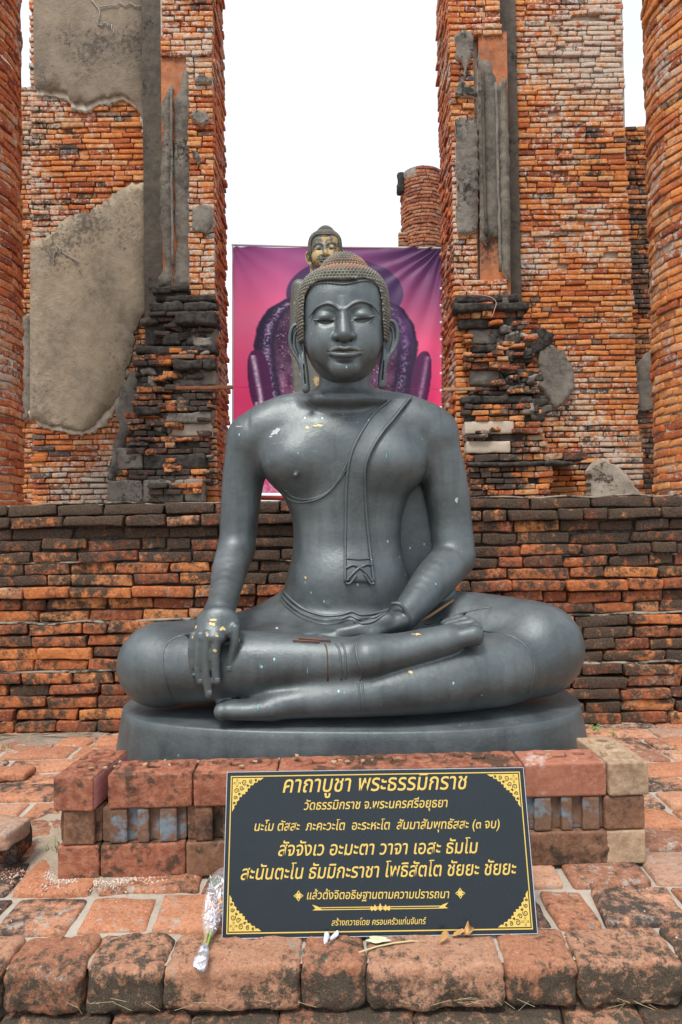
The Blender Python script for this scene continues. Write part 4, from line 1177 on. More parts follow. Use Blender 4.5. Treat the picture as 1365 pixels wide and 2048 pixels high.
for poly, m_, sd in (([(911, 72), (928, 60), (944, 66), (948, 90), (940, 120), (932, 150), (924, 120), (912, 112)], 'stucco_grey', 3), ([(912, 180), (925, 158), (935, 172), (953, 180), (955, 192), (925, 190), (912, 190)], 'stucco_grey', 4),
                     ([(911, 240), (925, 232), (955, 238), (957, 300), (956, 460), (940, 468), (918, 466), (912, 425), (914, 380), (912, 320)], 'stucco_grey', 5)):
    plaster_patch(poly, YP-.012, .022, M[m_], pr_, 'plaster_patch', 2.5, 5, sd, M['stucco_rim'], back=.05)
# stepped, moulded foot of the pilaster: (top, bottom, left, right, forward, material)
def foot(parent, steps, Y0, mats, seed, side):
    k = seed; FB = Bricks(parent, M['brick_base'], 'wall', limit=230)
    for (t, b_, xl, xr, fw, kind) in steps:
        Yf = Y0-fw*1.1; z0, z1 = zof(b_, Yf, (xl+xr)/2), zof(t, Yf, (xl+xr)/2); X0, X1 = xof(xl, Yf, (t+b_)/2), xof(xr, Yf, (t+b_)/2)
        box_obj('base_core', (X0+.05, Yf+.07, z0+.001), (X1-.05, Y0+.35, z1-.001), M['mortar_dark'] if kind != 'p' else M['mortar'], parent)
        if kind == 'b' or kind == 'p':
            n = max(1, round((z1-z0)/PITCH_W)); pt = (z1-z0)/n
            for i in range(n):
                lay_run(FB, X0+random.uniform(-.02, .03), X1+random.uniform(-.03, .02), z0+pt*(i+.5), Yf+random.gauss(0, .012), Lmin=.12, Lmax=.26, jit=.018, skip=.06, hs=pt/PITCH_W, prio=2)
        elif kind in ('s', 'k'):          # plain stucco band, pale or black
            x = X0
            while x < X1-.02:
                L = min(random.uniform(.3, .8), X1-x)
                if X1-x-L < .12: L = X1-x
                V, F = rough_box(L-.004, .20, z1-z0-.004, .02, .022, 9, k, 7, 2, 4); V = V+np.array([x+L/2, Yf+.10+random.uniform(-.01, .01), (z0+z1)/2])
                link('stucco_band', mesh('stucco_band', V, F), M['stucco_grey'] if kind == 's' else M['stucco_black'], parent); x += L; k += 1
        elif kind == 'l':                 # pale intact band
            V, F = rough_box(X1-X0, .16, z1-z0-.002, .012, .010, 9, k, 8, 2, 3); V = V+np.array([(X0+X1)/2, Yf+.08, (z0+z1)/2])
            link('stucco_band', mesh('stucco_band', V, F), M['stucco_pale'], parent); k += 1
    FB.done()
foot(pr_, [(588, 604, 912, 1040, .10, 'k'), (604, 620, 908, 1060, .16, 'k'), (620, 636, 914, 1052, .12, 'b'), (636, 655, 918, 1046, .07, 'k'), (655, 688, 936, 1036, .03, 's'), (688, 704, 945, 1050, .10, 'k'), (704, 722, 925, 1078, .14, 'b'),
           (722, 738, 930, 1060, .10, 'b'), (738, 772, 940, 1010, .04, 's'), (738, 772, 1012, 1070, .10, 'k'), (772, 790, 935, 1082, .12, 'b'), (790, 806, 925, 1100, .16, 'k'), (806, 842, 925, 1098, .18, 'b'), (842, 868, 930, 1028, .16, 'l'), (842, 868, 1028, 1085, .20, 'b'),
           (868, 882, 932, 1098, .19, 'b'), (882, 906, 934, 1022, .18, 'l'), (882, 906, 1022, 1100, .20, 'b'), (906, 922, 935, 1180, .20, 'b'), (922, 932, 936, 1150, .24, 'k'), (932, 1003, 938, 1105, .20, 'b')], YP, None, 500, 1)
plaster_patch([(1080, 700), (1100, 690), (1125, 700), (1145, 740), (1150, 775), (1135, 800), (1115, 818), (1098, 800), (1080, 770)], YW-.02, .05, M['stucco_grey'], wr_, 'plaster_patch', 3, 6, 21, M['stucco_rim'])
plaster_patch([(1058, 665), (1085, 655), (1110, 668), (1100, 690), (1076, 705), (1060, 700)], YW-.02, .06, M['stucco_black'], wr_, 'plaster_patch', 3, 6, 22, M['stucco_grey'])
plaster_patch([(1185, 990), (1182, 940), (1200, 918), (1235, 930), (1262, 960), (1280, 985), (1280, 996), (1185, 998)], YW-.20, .08, M['cement'], wr_, 'cement_patch', 3, 6, 41, M['cement'], relief=.05)
# --- right: lower wall behind
YB = 8.30
wb_ = empty('low_side_wall', (3.1, YB, ZT), 'darker lower brick wall between the orange wall and the right round column', 'wall')
xl_, xr_ = xof(1240, YB, 600), xof(1420, YB, 600); ztop = zof(250, YB, 1290)
box_obj('mortar_core', (xl_-.1, YB+.05, ZT-.03), (xr_, YB+.6, ztop-.02), M['mortar'], wb_)
SB = Bricks(wb_, M['brick_base'], 'wall', limit=250)
z = ZT+.04
while z < ztop: lay_run(SB, xl_-.1, xr_, z, YB, jit=.01, prio=2); z += PITCH_W
SB.done()
plaster_patch([(1275, 730), (1300, 700), (1330, 690), (1340, 800), (1300, 822), (1278, 820)], YB, .03, M['stucco_grey'], wb_, 'plaster_patch', 3, 6, 51, M['stucco_rim'])
# --- left: wall
YLW = 7.55
wl_ = empty('left_portal_wall', (-2.4, YLW, ZT), 'tall wall left of the banner, grey brown plaster above and below a bare brick patch', 'wall')
x0_, x1_ = xof(62, YLW, 500), xof(292, YLW, 500)
box_obj('mortar_core', (x0_+.04, YLW+.045, ZT-.03), (x1_, YLW+.7, ZMAX), M['mortar'], wl_)
LB = Bricks(wl_, M['brick_wall'], 'wall', limit=290)
z = ZT+.04
while z < ZMAX:
    py = 1050-(z-CAM_H)/YLW*FPX
    vis = (170 < py < 500) or py > 780
    lay_run(LB, x0_+random.gauss(0, .008), x1_, z, YLW+(-.04 if py > 900 else 0), prio=2 if vis else .5, jit=.007)
    z += PITCH_W*random.uniform(.97, 1.03)
LB.done()
plaster_patch([(66, -420, 1), (292, -420, 1), (291, 365, 1), (288, 260), (284, 228), (268, 200), (250, 192), (225, 194), (198, 198), (172, 212), (150, 206), (138, 188), (110, 182), (72, 180), (68, 170, 1)], YLW-.012, .024, M['plaster_top'], wl_, 'plaster_face', 4.5, 5, 61, M['stucco_rim'])
plaster_patch([(291, 364, 1), (291, 620, 1), (280, 640), (268, 680), (258, 730), (245, 770), (228, 808), (210, 828), (190, 846), (165, 862), (135, 854), (100, 850), (78, 846), (60, 838, 1), (61, 484, 1), (85, 476), (108, 468), (118, 448), (140, 432), (180, 424), (200, 410), (222, 392), (240, 378), (265, 368)], YLW-.012, .024, M['plaster'], wl_, 'plaster_face', 3.5, 5, 62, M['stucco_grey'])
plaster_patch([(60, 834), (80, 852), (110, 862), (165, 874), (196, 862), (222, 836), (240, 800), (256, 740), (240, 700), (80, 700)], YLW-.008, .010, M['stucco_pale'], wl_, 'plaster_undercoat', 5, 4, 162, None)
plaster_patch([(70, 150), (290, 150), (290, 300), (287, 262), (278, 222), (262, 206), (240, 200), (205, 212), (172, 224), (145, 216), (128, 198), (100, 190), (72, 190)], YLW-.008, .010, M['stucco_rim'], wl_, 'plaster_undercoat', 4, 4, 163, None)
plaster_patch([(230, 820), (245, 770), (262, 740), (285, 745), (280, 800), (262, 860), (245, 900), (228, 960), (215, 960), (225, 900), (240, 860)], YLW-.05, .05, M['stucco_grey'], wl_, 'plaster_patch', 4, 6, 63, M['stucco_rim'], relief=.03)
# old crack fillings
for pts in ([(185, 0), (200, 20), (197, 45), (207, 50)], [(207, 47), (222, 53), (229, 68)], [(200, 15), (240, 8), (280, 12)], [(110, 487), (122, 502), (140, 512), (160, 524)], [(112, 500), (108, 525)]):
    q = [P(x, y, YLW-.05) for x, y in pts]; q = [v+Vector((random.gauss(0, .012), 0, random.gauss(0, .012))) for v in catmull(q, 4)]; q = [Vector(v) for v in q]; V, F = tube(q, .0055, 5); link('crack_filling', mesh('crack_filling', V, F), M['crack_fill'], wl_)
# --- left: wall behind, next to the left column
wlb = empty('rear_side_wall', (-3.6, 8.3, ZT), 'narrow lower brick wall between the left round column and the plastered wall', 'wall')
xl_, xr_ = xof(-60, 8.3, 600), xof(75, 8.3, 600); ztop = zof(176, 8.3, 60)
box_obj('mortar_core', (xl_, 8.35, ZT-.03), (xr_, 8.9, ztop-.02), M['mortar'], wlb)
SB = Bricks(wlb, M['brick_wall'], 'wall', limit=250)
z = ZT+.04
while z < ztop: lay_run(SB, xl_, xr_, z, 8.3, jit=.01, prio=2); z += PITCH_W
SB.done()
plaster_patch([(40, 640), (62, 625), (66, 830), (40, 850)], 8.3, .03, M['stucco_grey'], wlb, 'plaster_patch', 2, 6, 71, M['stucco_rim'])
# --- left pilaster
YQ = 7.20
pl_ = empty('left_door_pilaster', (-1.4, YQ, ZT), 'brick door pilaster left of the banner with dark plaster strip and crumbling black stepped foot', 'pilaster')
qa, qb, qc = xof(325, YQ, 500), xof(376, YQ, 500), xof(430, YQ, 500)
q_in = xof(455, 8.0, 500)
box_obj('mortar_core', (qa-.02, YQ+.115, ZT-.03), (qc-.05, 7.98, ZMAX), M['mortar'], pl_)
box_obj('recess_plaster', (x1_+.001, YQ+.28, ZT+.8), (qa-.022, YQ+.46, ZMAX), M['plaster_dark'], pl_)  # dark plaster colour holds the shade of the left recess
PB = Bricks(pl_, M['brick_wall'], 'wall', limit=140); PS = Bricks(pl_, M['brick_col2'], 'wall', limit=150)
z = ZT+.04
while z < ZMAX:
    py = 1050-(z-CAM_H)/YQ*FPX; top = py < 52; yq = YQ+(.07 if top else 0)
    lay_run(PB, qb if 90 < py < 570 else qa, qc, z, yq, Lmin=.14, Lmax=.25, prio=2, jit=.006)
    lay_run(PS, yq+.02, 8.0, z, qc, along='y', facing=1, Lmin=.16, Lmax=.28, prio=2 if py > -20 else .5, jit=.010)
    z += PITCH_W*random.uniform(.97, 1.03)
PB.done(); PS.done()
for xx in (qa-.021,):
    poly_slab([(P(x, y, YQ+.03).x, P(x, y, YQ+.03).z) for x, y in ((322, 92), (376, 92), (379, 575), (327, 575))], YQ+.03, YQ+.2, 'tinted_render', M['render_orange'], pl_)
plaster_patch([(345, 172), (336, 180), (327, 205), (323, 235), (330, 258), (325, 290), (322, 340), (320, 400), (322, 450), (328, 490), (332, 530), (318, 555), (318, 572), (345, 572)], YQ+.0, .006, M['strip'], pl_, 'plaster_strip', 2, 6, 72, M['stucco_rim'], back=.06)
plaster_patch([(349, 205), (357, 185), (366, 160), (370, 130), (377, 110), (379, 575), (349, 575), (350, 520), (357, 490), (349, 440), (353, 400), (347, 350), (350, 280)], YQ+.0, .006, M['strip'], pl_, 'plaster_strip', 2, 6, 73, M['stucco_rim'], back=.06)
V, F = tube([P(343+(y-170)*.008, y, YQ-.035)+Vector((random.gauss(0, .002), 0, 0)) for y in range(170, 545, 18)], .014, 7); link('moulding_ridge', mesh('moulding_ridge', V, F), M['stucco_grey'], pl_)
for poly, m_, sd in (([(388, 158), (402, 149), (425, 156), (424, 166), (395, 164)], 'stucco_grey', 74), ([(380, 228), (395, 220), (412, 222), (420, 240), (405, 250), (385, 240)], 'stucco_grey', 75), ([(385, 415), (402, 409), (425, 412), (427, 455), (415, 463), (386, 460)], 'stucco_grey', 76), ([(382, 300), (395, 300), (402, 320), (395, 325)], 'stucco_grey', 77)):
    plaster_patch(poly, YQ-.012, .022, M[m_], pl_, 'plaster_patch', 2, 5, sd, M['stucco_rim'], back=.05)
foot(pl_, [(570, 584, 302, 342, .10, 'k'), (568, 582, 338, 376, .10, 'k'), (584, 600, 310, 376, .06, 'k'), (590, 604, 330, 430, .08, 'k'), (604, 622, 300, 434, .14, 'k'), (622, 640, 295, 434, .16, 'b'), (622, 648, 350, 432, .20, 'k'), (648, 690, 360, 430, .06, 's'), (640, 690, 292, 358, .05, 'k'), (690, 708, 270, 434, .14, 'k'),
           (708, 730, 262, 434, .18, 'b'), (718, 738, 345, 430, .22, 'k'), (738, 772, 345, 432, .10, 's'), (730, 775, 275, 343, .12, 'k'), (772, 800, 268, 432, .16, 'b'), (800, 824, 258, 426, .18, 'b'), (810, 828, 268, 318, .26, 'k'), (824, 846, 330, 424, .18, 's'), (846, 872, 335, 422, .14, 'l'), (824, 872, 250, 330, .18, 'b'),
           (872, 908, 248, 420, .22, 'b'), (895, 940, 235, 285, .22, 's'), (908, 938, 285, 412, .24, 'k'), (938, 965, 228, 412, .26, 'b'), (960, 1006, 215, 408, .30, 's'), (965, 990, 300, 406, .34, 'b')], YQ, None, 700, -1)
# crumbled stucco and rubble on the steps of both feet
rr = random.Random(11)
for i in range(60):
    t = rr.random(); y = 600+t*390; xl = 300-(y-600)*.18; x = rr.uniform(xl, 420)
    lump(pl_, x, y, rr.uniform(12, 38), rr.uniform(8, 20), YQ-.12-t*.14, .10, M[rr.choice(['stucco_black', 'stucco_black', 'stucco_grey', 'plaster_dark'])], seed=900+i, amp=.035)
def fragments(par, Y, n, fx, seed0, y0, y1, fw):
    for i in range(n):
        t = rr.random(); y = y0+t*(y1-y0); xl, xr = fx(y); x = rr.uniform(xl, xr); d = .13
        V, F = rough_box(rr.uniform(.08, .20), d, rr.uniform(.03, .055), .008, .016, 20, seed0+i, 3, 2, 1); q = P(x, y, Y-fw*t-.06); 
        link('brick_fragment', mesh('brick_fragment', V, F), M['brick_base'], par, loc=tuple(parent_world(par).inverted() @ q), rot=(rr.gauss(0, .06), rr.gauss(0, .05), rr.gauss(0, .15)))
fragments(pl_, YQ, 38, lambda y: (300-(y-600)*.17, 425), 1100, 610, 985, .22)
fragments(pr_, YP, 24, lambda y: (930, 1045+(y-600)*.2), 1200, 610, 900, .14)
for i in range(34):
    t = rr.random(); y = 600+t*240; x = rr.uniform(1005, 1050+t*50)
    lump(pr_, x, y, rr.uniform(12, 34), rr.uniform(8, 18), YP-.10-t*.10, .10, M[rr.choice(['stucco_black', 'stucco_black', 'stucco_grey', 'plaster_dark'])], seed=980+i, amp=.035)

# ------------------------------------------------------------ ROUND COLUMNS
def column(name, cx, cy, rad, z0, z1, label, mat, pitch, seed, taper=0.0, limit=295, Lr=(.15, .27), broken=None, core=None):
    c = empty(name, (cx, cy, z0), label, 'column', 'round brick columns')
    # core
    n = 48; A = []
    for z, s in ((z0-.02, 1), (z1-.03, 1-taper)):
        for i in range(n):
            a = 2*math.pi*i/n; A.append((cx+math.cos(a)*(rad*s-.022), cy+math.sin(a)*(rad*s-.022), z))
    F = [[i, (i+1) % n, n+(i+1) % n, n+i] for i in range(n)]+[[n+i for i in range(n)]]
    link('mortar_core', mesh('mortar_core', A, F), core or M['mortar'], c)
    K = Bricks(c, mat, 'col', limit=limit); rnd = random.Random(seed); z = z0+pitch/2
    toward = math.atan2(-cy, -cx)
    while z < z1:
        t = (z-z0)/(z1-z0); r = rad*(1-taper*t)+rnd.gauss(0, .004); a = rnd.uniform(0, .3); end = a+2*math.pi
        while a < end-.02:
            L = rnd.uniform(*Lr)*(.6 if rnd.random() < .12 else 1); da = L/r
            if a+da > end-.05: da = end-a
            am = a+da/2
            vis = math.cos(am-toward)
            if not (broken and broken(am, z)):
                K.put((cx+math.cos(am)*(r-.075+rnd.gauss(0, .006)), cy+math.sin(am)*(r-.075), z), (r*da)-.014, am+math.pi/2, pitch/.0615*rnd.uniform(.93, 1.03), prio=vis*2 + (1 if P_vis(cx, cy, z) else 0), tilt=rnd.gauss(0, .012))
            a += da
        z += pitch
    K.done(); return c
def P_vis(x, y, z):
    py = 1050-(z-CAM_H)/y*FPX; return py > -40
RC = .62
xcr = xof(1300, 5.5, 600)+RC*1.097; xcl = xof(46, 5.5, 600)-RC*1.103
col_r = column('round_column', xcr, 5.5, RC, ZT-.03, 7.2, 'thick round orange brick column at the right edge of the picture', M['brick_col'], .0670, 3)
col_l = column('round_column', xcl, 5.5, RC, ZT-.03, 7.2, 'thick round red brick column at the left edge of the picture, pinkish at its foot', M['brick_col2'], .0670, 4)
YF = 12.2
cxf = xof(845, YF, 420); rf = (888-803)/2/FPX*YF
zb = zof(326, YF-rf, 845)
col_f = column('round_column', cxf, YF, rf, ZT, zb, 'broken-topped round brick column far behind the banner', M['brick_far'], .064, 5, limit=290, core=M['stucco_grey'], broken=lambda a, z: z > zb-.16 and math.sin(a*2+1) > .3*(zb-z)/.1)
# low stub of wall next to the far column
st = empty('broken_wall_stub', (cxf-.7, YF+.2, ZT), 'low broken brick stub left of the far round column', 'wall')
SB = Bricks(st, M['brick_far'], 'wall', limit=200)
X0 = xof(795, YF, 480); X1 = xof(815, YF, 480); zz_ = zof(474, YF, 800); box_obj('mortar_core', (X0+.05, YF-.2, ZT), (X1+.3, YF+.3, zz_-.05), M['mortar'], st)
z = ZT+.04
while z < zz_: lay_run(SB, X0, X1+.3, z, YF-.25, prio=z); z += PITCH_W
SB.done()
V, F = rough_box(.10, .2, .36, .04, .05, 8, 77, 4, 3, 5); q = P(801, 368, YF-.1); V = V+np.array(q); link('stucco_remnant', mesh('stucco_remnant', V, F), M['stucco_black'], col_f)
# ------------------------------------------------------------ INTERLOCKING BLOCKS round the slab
BL, BD, BH = .247, .123, .1015
def block_mesh(kind):
    hx, hy, hz = BL/2, BD/2, BH/2
    f = Field((-hx-.012, -hy-.012, -hz-.012), (hx+.012, hy+.012, hz+.018), .0034)
    f.box((0, 0, 0), (hx, hy, hz), .007)
    for s in (-1, 1):
        c = s*.0615
        def disc(X, Y, Z, c=c):
            rr = np.sqrt((X-c)**2+Y**2); a = np.abs(rr-.029)-.012; e = np.abs(Z-hz)-.0085
            return np.maximum(a, e)
        f.add(disc, (c-.045, -.045, hz-.01), (c+.045, .045, hz+.01), .004)
        f.cap((c, 0, hz-.05), (c, 0, hz+.03), .0155, k=.002, sub=True)
        if kind == 'groove' :
            for y in (-hy, hy): f.box((c*.52, y, 0), (.0155, .020, hz+.03), .006, .003, sub=True)
    if kind == 'groove':
        for s in (-1, 1):
            for y in (-hy, hy): f.box((s*.112, y, 0), (.0135, .017, hz+.03), .006, .003, sub=True)
    f.box((0, 0, hz), (.020, .011, .045), .003, .002, sub=True)
    f.noise(22, .0022, 5)
    V, F = f.nets(); return mesh('interlocking_block', V, F)
BM = {k: block_mesh(k) for k in ('plain', 'groove')}
def block(x, y, z, rz, kind, mat, label, group='interlocking blocks bordering the slab', tilt=0):
    me = BM[kind]
    o = bpy.data.objects.new('interlocking_block', me); COL.objects.link(o)
    if len(me.materials) == 0: me.materials.append(M['block_red'])
    y += .028*x; o.location = (x, y, z+BH/2); o.rotation_euler = (tilt, 0, rz+.028+random.gauss(0, .008))
    o.material_slots[0].link = 'OBJECT'; o.material_slots[0].material = M[mat]
    return tag(o, label, 'block', group)
YBK = 2.04
zc = [0.0, BH+.001, 2*BH+.002]
def xat(px, py=1600): return xof(px, YBK, py)
# top course
tops = [(302, 'block_red', 'reddish brown stretcher in the top course, second block from the left corner'), (471, 'block_red', 'top course block whose right end goes behind the upper left corner of the sign'),
        (639, 'block_red', 'top course block above the first word of the sign heading'), (804, 'block_red', 'top course block above the middle of the sign heading'), (967, 'block_red', 'top course block above the upper right corner ornament of the sign'),
        (1136, 'block_pink', 'top course block smeared with pale pink render, right of the sign')]
for px, m_, lb in tops: block(xat(px, 1565), YBK+BD/2+random.gauss(0, .003), zc[2], 0, 'plain', m_, lb)
o = block(xat(163, 1590), YBK-.010+BL/2, zc[2], R(90-7), 'plain', 'block_red', 'end-on reddish block on the top left corner, its right side painted faded pink')
V, F = rough_box(BL*.93, .0012, BH*.86, .0005, .0006, 40, 3, 8, 1, 5); pk = link('painted_side', mesh('painted_side', V, F), M['pink_paint'], o, loc=(0, -BD/2-.0004, 0))
block(xat(1259, 1545), YBK+BL/2-.005, zc[2], R(90+1.5), 'plain', 'block_tan', 'end-on tan block on the top right corner')
mids = [(288, 'block_blue', 'grooved block streaked blue grey, middle course right of the left corner'), (457, 'block_brown', 'grooved brown block, middle course, half behind the left edge of the sign'),
        (622, 'block_brown', 'grooved middle course block behind the sign, left half'), (790, 'block_brown', 'grooved middle course block behind the middle of the sign'), (957, 'block_brown', 'grooved middle course block behind the sign, right half'), (1139, 'block_blue', 'grooved brown block with blue grey paint, middle course right of the sign')]
for px, m_, lb in mids: block(xat(px, 1640), YBK+BD/2+.004, zc[1], 0, 'groove', m_, lb)
# end of a grooved block facing out at the left corner
block(xat(162, 1640), YBK+BL/2, zc[1], R(90), 'groove', 'block_brown', 'brown block under the pink sided corner block, middle course at the left corner')
block(xat(1254, 1630), YBK+BL/2, zc[1], R(90), 'plain', 'block_brown', 'dark stained end-on block in the middle course at the right corner')
bots = [(288, 'block_red', 'plain reddish block in the bottom course with grass at its foot'), (457, 'block_brown', 'bottom course block half hidden by the left edge of the sign'), (622, 'block_red', 'bottom course block behind the sign, left half'),
        (790, 'block_red', 'bottom course block behind the middle of the sign'), (957, 'block_brown', 'bottom course block behind the sign, right half'), (1146, 'block_brown', 'plain brown block in the bottom course right of the sign')]
for px, m_, lb in bots: block(xat(px, 1710), YBK+BD/2, zc[0], 0, 'plain', m_, lb)
block(xat(161, 1710), YBK+BL/2, zc[0], R(90), 'plain', 'block_red', 'reddish end-on block on the ground at the left corner')
block(xat(1256, 1690), YBK+BL/2, zc[0], R(90), 'plain', 'block_tan', 'pale tan end-on block on the ground at the right corner')
for i in range(3):
    for j in range(2):
        pos_ = ['nearest the front', 'middle one', 'farthest back'][i]; lv = ['bottom course', 'upper course'][j]
        if not (i == 0 and j == 1): block(xat(161, 1710)-.004, YBK+BL*1.5+i*.25+.004, zc[j], R(90), 'plain', 'block_tan' if j else 'block_red', f'left side row block under the slab edge, {lv}, {pos_}')
        block(xat(1256, 1690)-.01, YBK+BL*1.5+i*.25+.004, zc[j], R(90), 'plain', 'block_red' if j else 'block_brown', f'right side row block under the slab edge, {lv}, {pos_}')
block(xat(150, 1710)-.03, YBK+BL*1.5+.02, zc[1], R(90), 'plain', 'block_tan', 'pale weathered block jutting out beside the slab, behind the pink sided corner block')
rr2_ = random.Random(21)
for i in range(26):      # chips and crumbs lying on the block tops
    V, F = rough_box(rr2_.uniform(.006, .016), rr2_.uniform(.005, .012), rr2_.uniform(.004, .008), .002, .003, 90, 2000+i, 2, 2, 1)
    if i < 26: ACH = globals().setdefault('ACH', Acc()); x_ = rr2_.uniform(-.8, .8); ACH.add(V+np.array([x_, YBK+.028*x_+rr2_.uniform(.01, .10), 3*BH+.012]), F)
tag(ACH.build('brick_crumbs', M['block_tan'], None), 'brick crumbs lying on the top course of blocks', 'crumbs', kind='stuff')
fill = box_obj('fill', (xat(205, 1700), YBK+BD+.003, -.03), (xat(1212, 1700), 3.04, 2*BH+.0015), M['sand'], plat)

# ------------------------------------------------------------ THE SIGN
M['sign_black'], n_, b_ = newmat('dark blue black sign face'); b_.inputs['Base Color'].default_value = (.016, .022, .027, 1); b_.inputs['Roughness'].default_value = .22; b_.inputs['Specular IOR Level'].default_value = .3
_p = pos(n_); _sp = noise_n(n_, _p, 700, 2, .5); _c = mix(n_, mrange(n_, _sp, .62, .72, 0, .35), (.014, .021, .027), (.09, .10, .11)); n_.links.new(_c, b_.inputs['Base Color'])
n_.links.new(mrange(n_, noise_n(n_, _p, 8, 4), .3, .7, .18, .34), b_.inputs['Roughness'])
M['sign_edge'] = plain('pale sign edge', (.42, .46, .50), .5)
M['sign_gold'] = plain('gold yellow print', (.58, .42, .10), .5)
bl, br = P(444, 1875, 1.72), P(1076, 1862, 1.72); tl, tr = P(452, 1540, 1.825), P(1050, 1530, 1.825)
SW = (br-bl).length; SH = ((tl+tr)/2-(bl+br)/2).length; tilt = math.atan2(.105, (tl.z+tr.z)/2-(bl.z+br.z)/2)
sgn = empty('prayer_sign', ((bl.x+br.x)/2, 1.72, .004), 'black panel with gold Thai verse and corner ornaments leaning before the blocks', 'sign')
sgn.rotation_euler = (-tilt, 0, 0)
V, F = rough_box(SW, .007, SH, .0012, 0, nx=1); V = V+np.array([0, .0035, SH/2])
pn = link('panel', mesh('panel', V, F, False), M['sign_black'], sgn, loc=(0, 0, 0))
def flat(name, poly, y=-.0006, mat=None, parent=None, th=.0005):
    n = len(poly); V = [(x, y, z) for x, z in poly]+[(x, y+th, z) for x, z in poly]
    ar = sum(poly[i][0]*poly[(i+1) % n][1]-poly[(i+1) % n][0]*poly[i][1] for i in range(n))
    F = [list(range(n)), [n+i for i in range(n)][::-1]]+[[(i+1) % n, i, n+i, n+(i+1) % n] for i in range(n)]
    if ar < 0: F = [f[::-1] for f in F]
    return V, F
def frame(x0, z0, x1, z1, t, y, name, mat, par):
    A = Acc()
    for a in ((x0, z0, x1, z0+t), (x0, z1-t, x1, z1), (x0, z0+t, x0+t, z1-t), (x1-t, z0+t, x1, z1-t)):
        A.add(*flat('', [(a[0], a[1]), (a[2], a[1]), (a[2], a[3]), (a[0], a[3])], y))
    return A.build(name, mat, par, smooth=False, loc=(0, 0, 0))
hw = SW/2
frame(-hw, 0, hw, SH, .0014, -.0006, 'edge_line', M['sign_edge'], sgn)
frame(-hw+.011, .0105, hw-.011, SH-.0105, .0026, -.0007, 'gold_border', M['sign_gold'], sgn)
def to_loc(cx_, cy_):   # from the 1365x763 look at the sign: rectified fractions
    t = (cy_-47)/(725-47); xl = 63+(48-63)*t; xr = 1267+(1320-1267)*t; ytop = 57+(40-57)*((cx_-63)/1204); ybot = 738+(706-738)*((cx_-48)/1272)
    return (-hw+SW*(cx_-xl)/(xr-xl), SH*(1-(cy_-ytop)/(ybot-ytop)))
def text_mesh(txt):
    cu = bpy.data.curves.new('inscription', 'FONT'); cu.body = txt; cu.size = 1; cu.shear = .22; cu.offset = .008; cu.extrude = 0; cu.resolution_u = 3
    o = bpy.data.objects.new('inscription', cu); COL.objects.link(o); bpy.context.view_layer.update()
    me = bpy.data.meshes.new_from_object(o.evaluated_get(bpy.context.evaluated_depsgraph_get())); bpy.data.objects.remove(o); return me
def sign_text(txt, x0c, x1c, basec, hscale=1.0):
    me = text_mesh(txt); n = len(me.vertices)
    co = np.zeros(n*3, np.float32); me.vertices.foreach_get('co', co); co = co.reshape(-1, 3)
    (X0, Z0) = to_loc(x0c, basec[0]); (X1, Z1) = to_loc(x1c, basec[1]); a, b = co[:, 0].min(), co[:, 0].max(); s = (X1-X0)/(b-a)
    xx = X0+(co[:, 0]-a)*s; zz = Z0+(Z1-Z0)*(xx-X0)/(X1-X0)+co[:, 1]*s*hscale
    new = np.stack([xx, np.full(n, -.0009, np.float32), zz], 1); me.vertices.foreach_set('co', new.astype(np.float32).ravel())
    if me.polygons and me.polygons[0].normal.y > 0: me.flip_normals()
    me.update(); me.materials.clear(); o = link('inscription', me, M['sign_gold'], sgn, loc=(0, 0, 0)); return s
LINES = [('คาถาบูชา พระธรรมิกราช', 290, 1042, (146, 131), 1.12), ('วัดธรรมิกราช จ.พระนครศรีอยุธยา', 375, 960, (219, 207), 1.12), ('นะโม ตัสสะ  ภะคะวะโต  อะระหะโต  สัมมาสัมพุทธัสสะ (๓ จบ)', 176, 1170, (307, 293), 1.12),
         ('สัจจังเว อะมะตา วาจา เอสะ ธัมโม', 273, 1083, (409, 394), 1.12), ('สะนันตะโน ธัมมิกะราชา โพธิสัตโต ชัยยะ ชัยยะ', 122, 1237, (506, 478), 1.14), ('แล้วตั้งจิตอธิษฐานตามความปรารถนา', 390, 965, (581, 572), 1.12), ('สร้างถวายโดย ครอบครัวแก่นจันทร์', 490, 872, (682, 672), 1.15)]
for t_, a_, b__, bs_, hs_ in LINES: sign_text(t_, a_, b__, bs_, hs_)
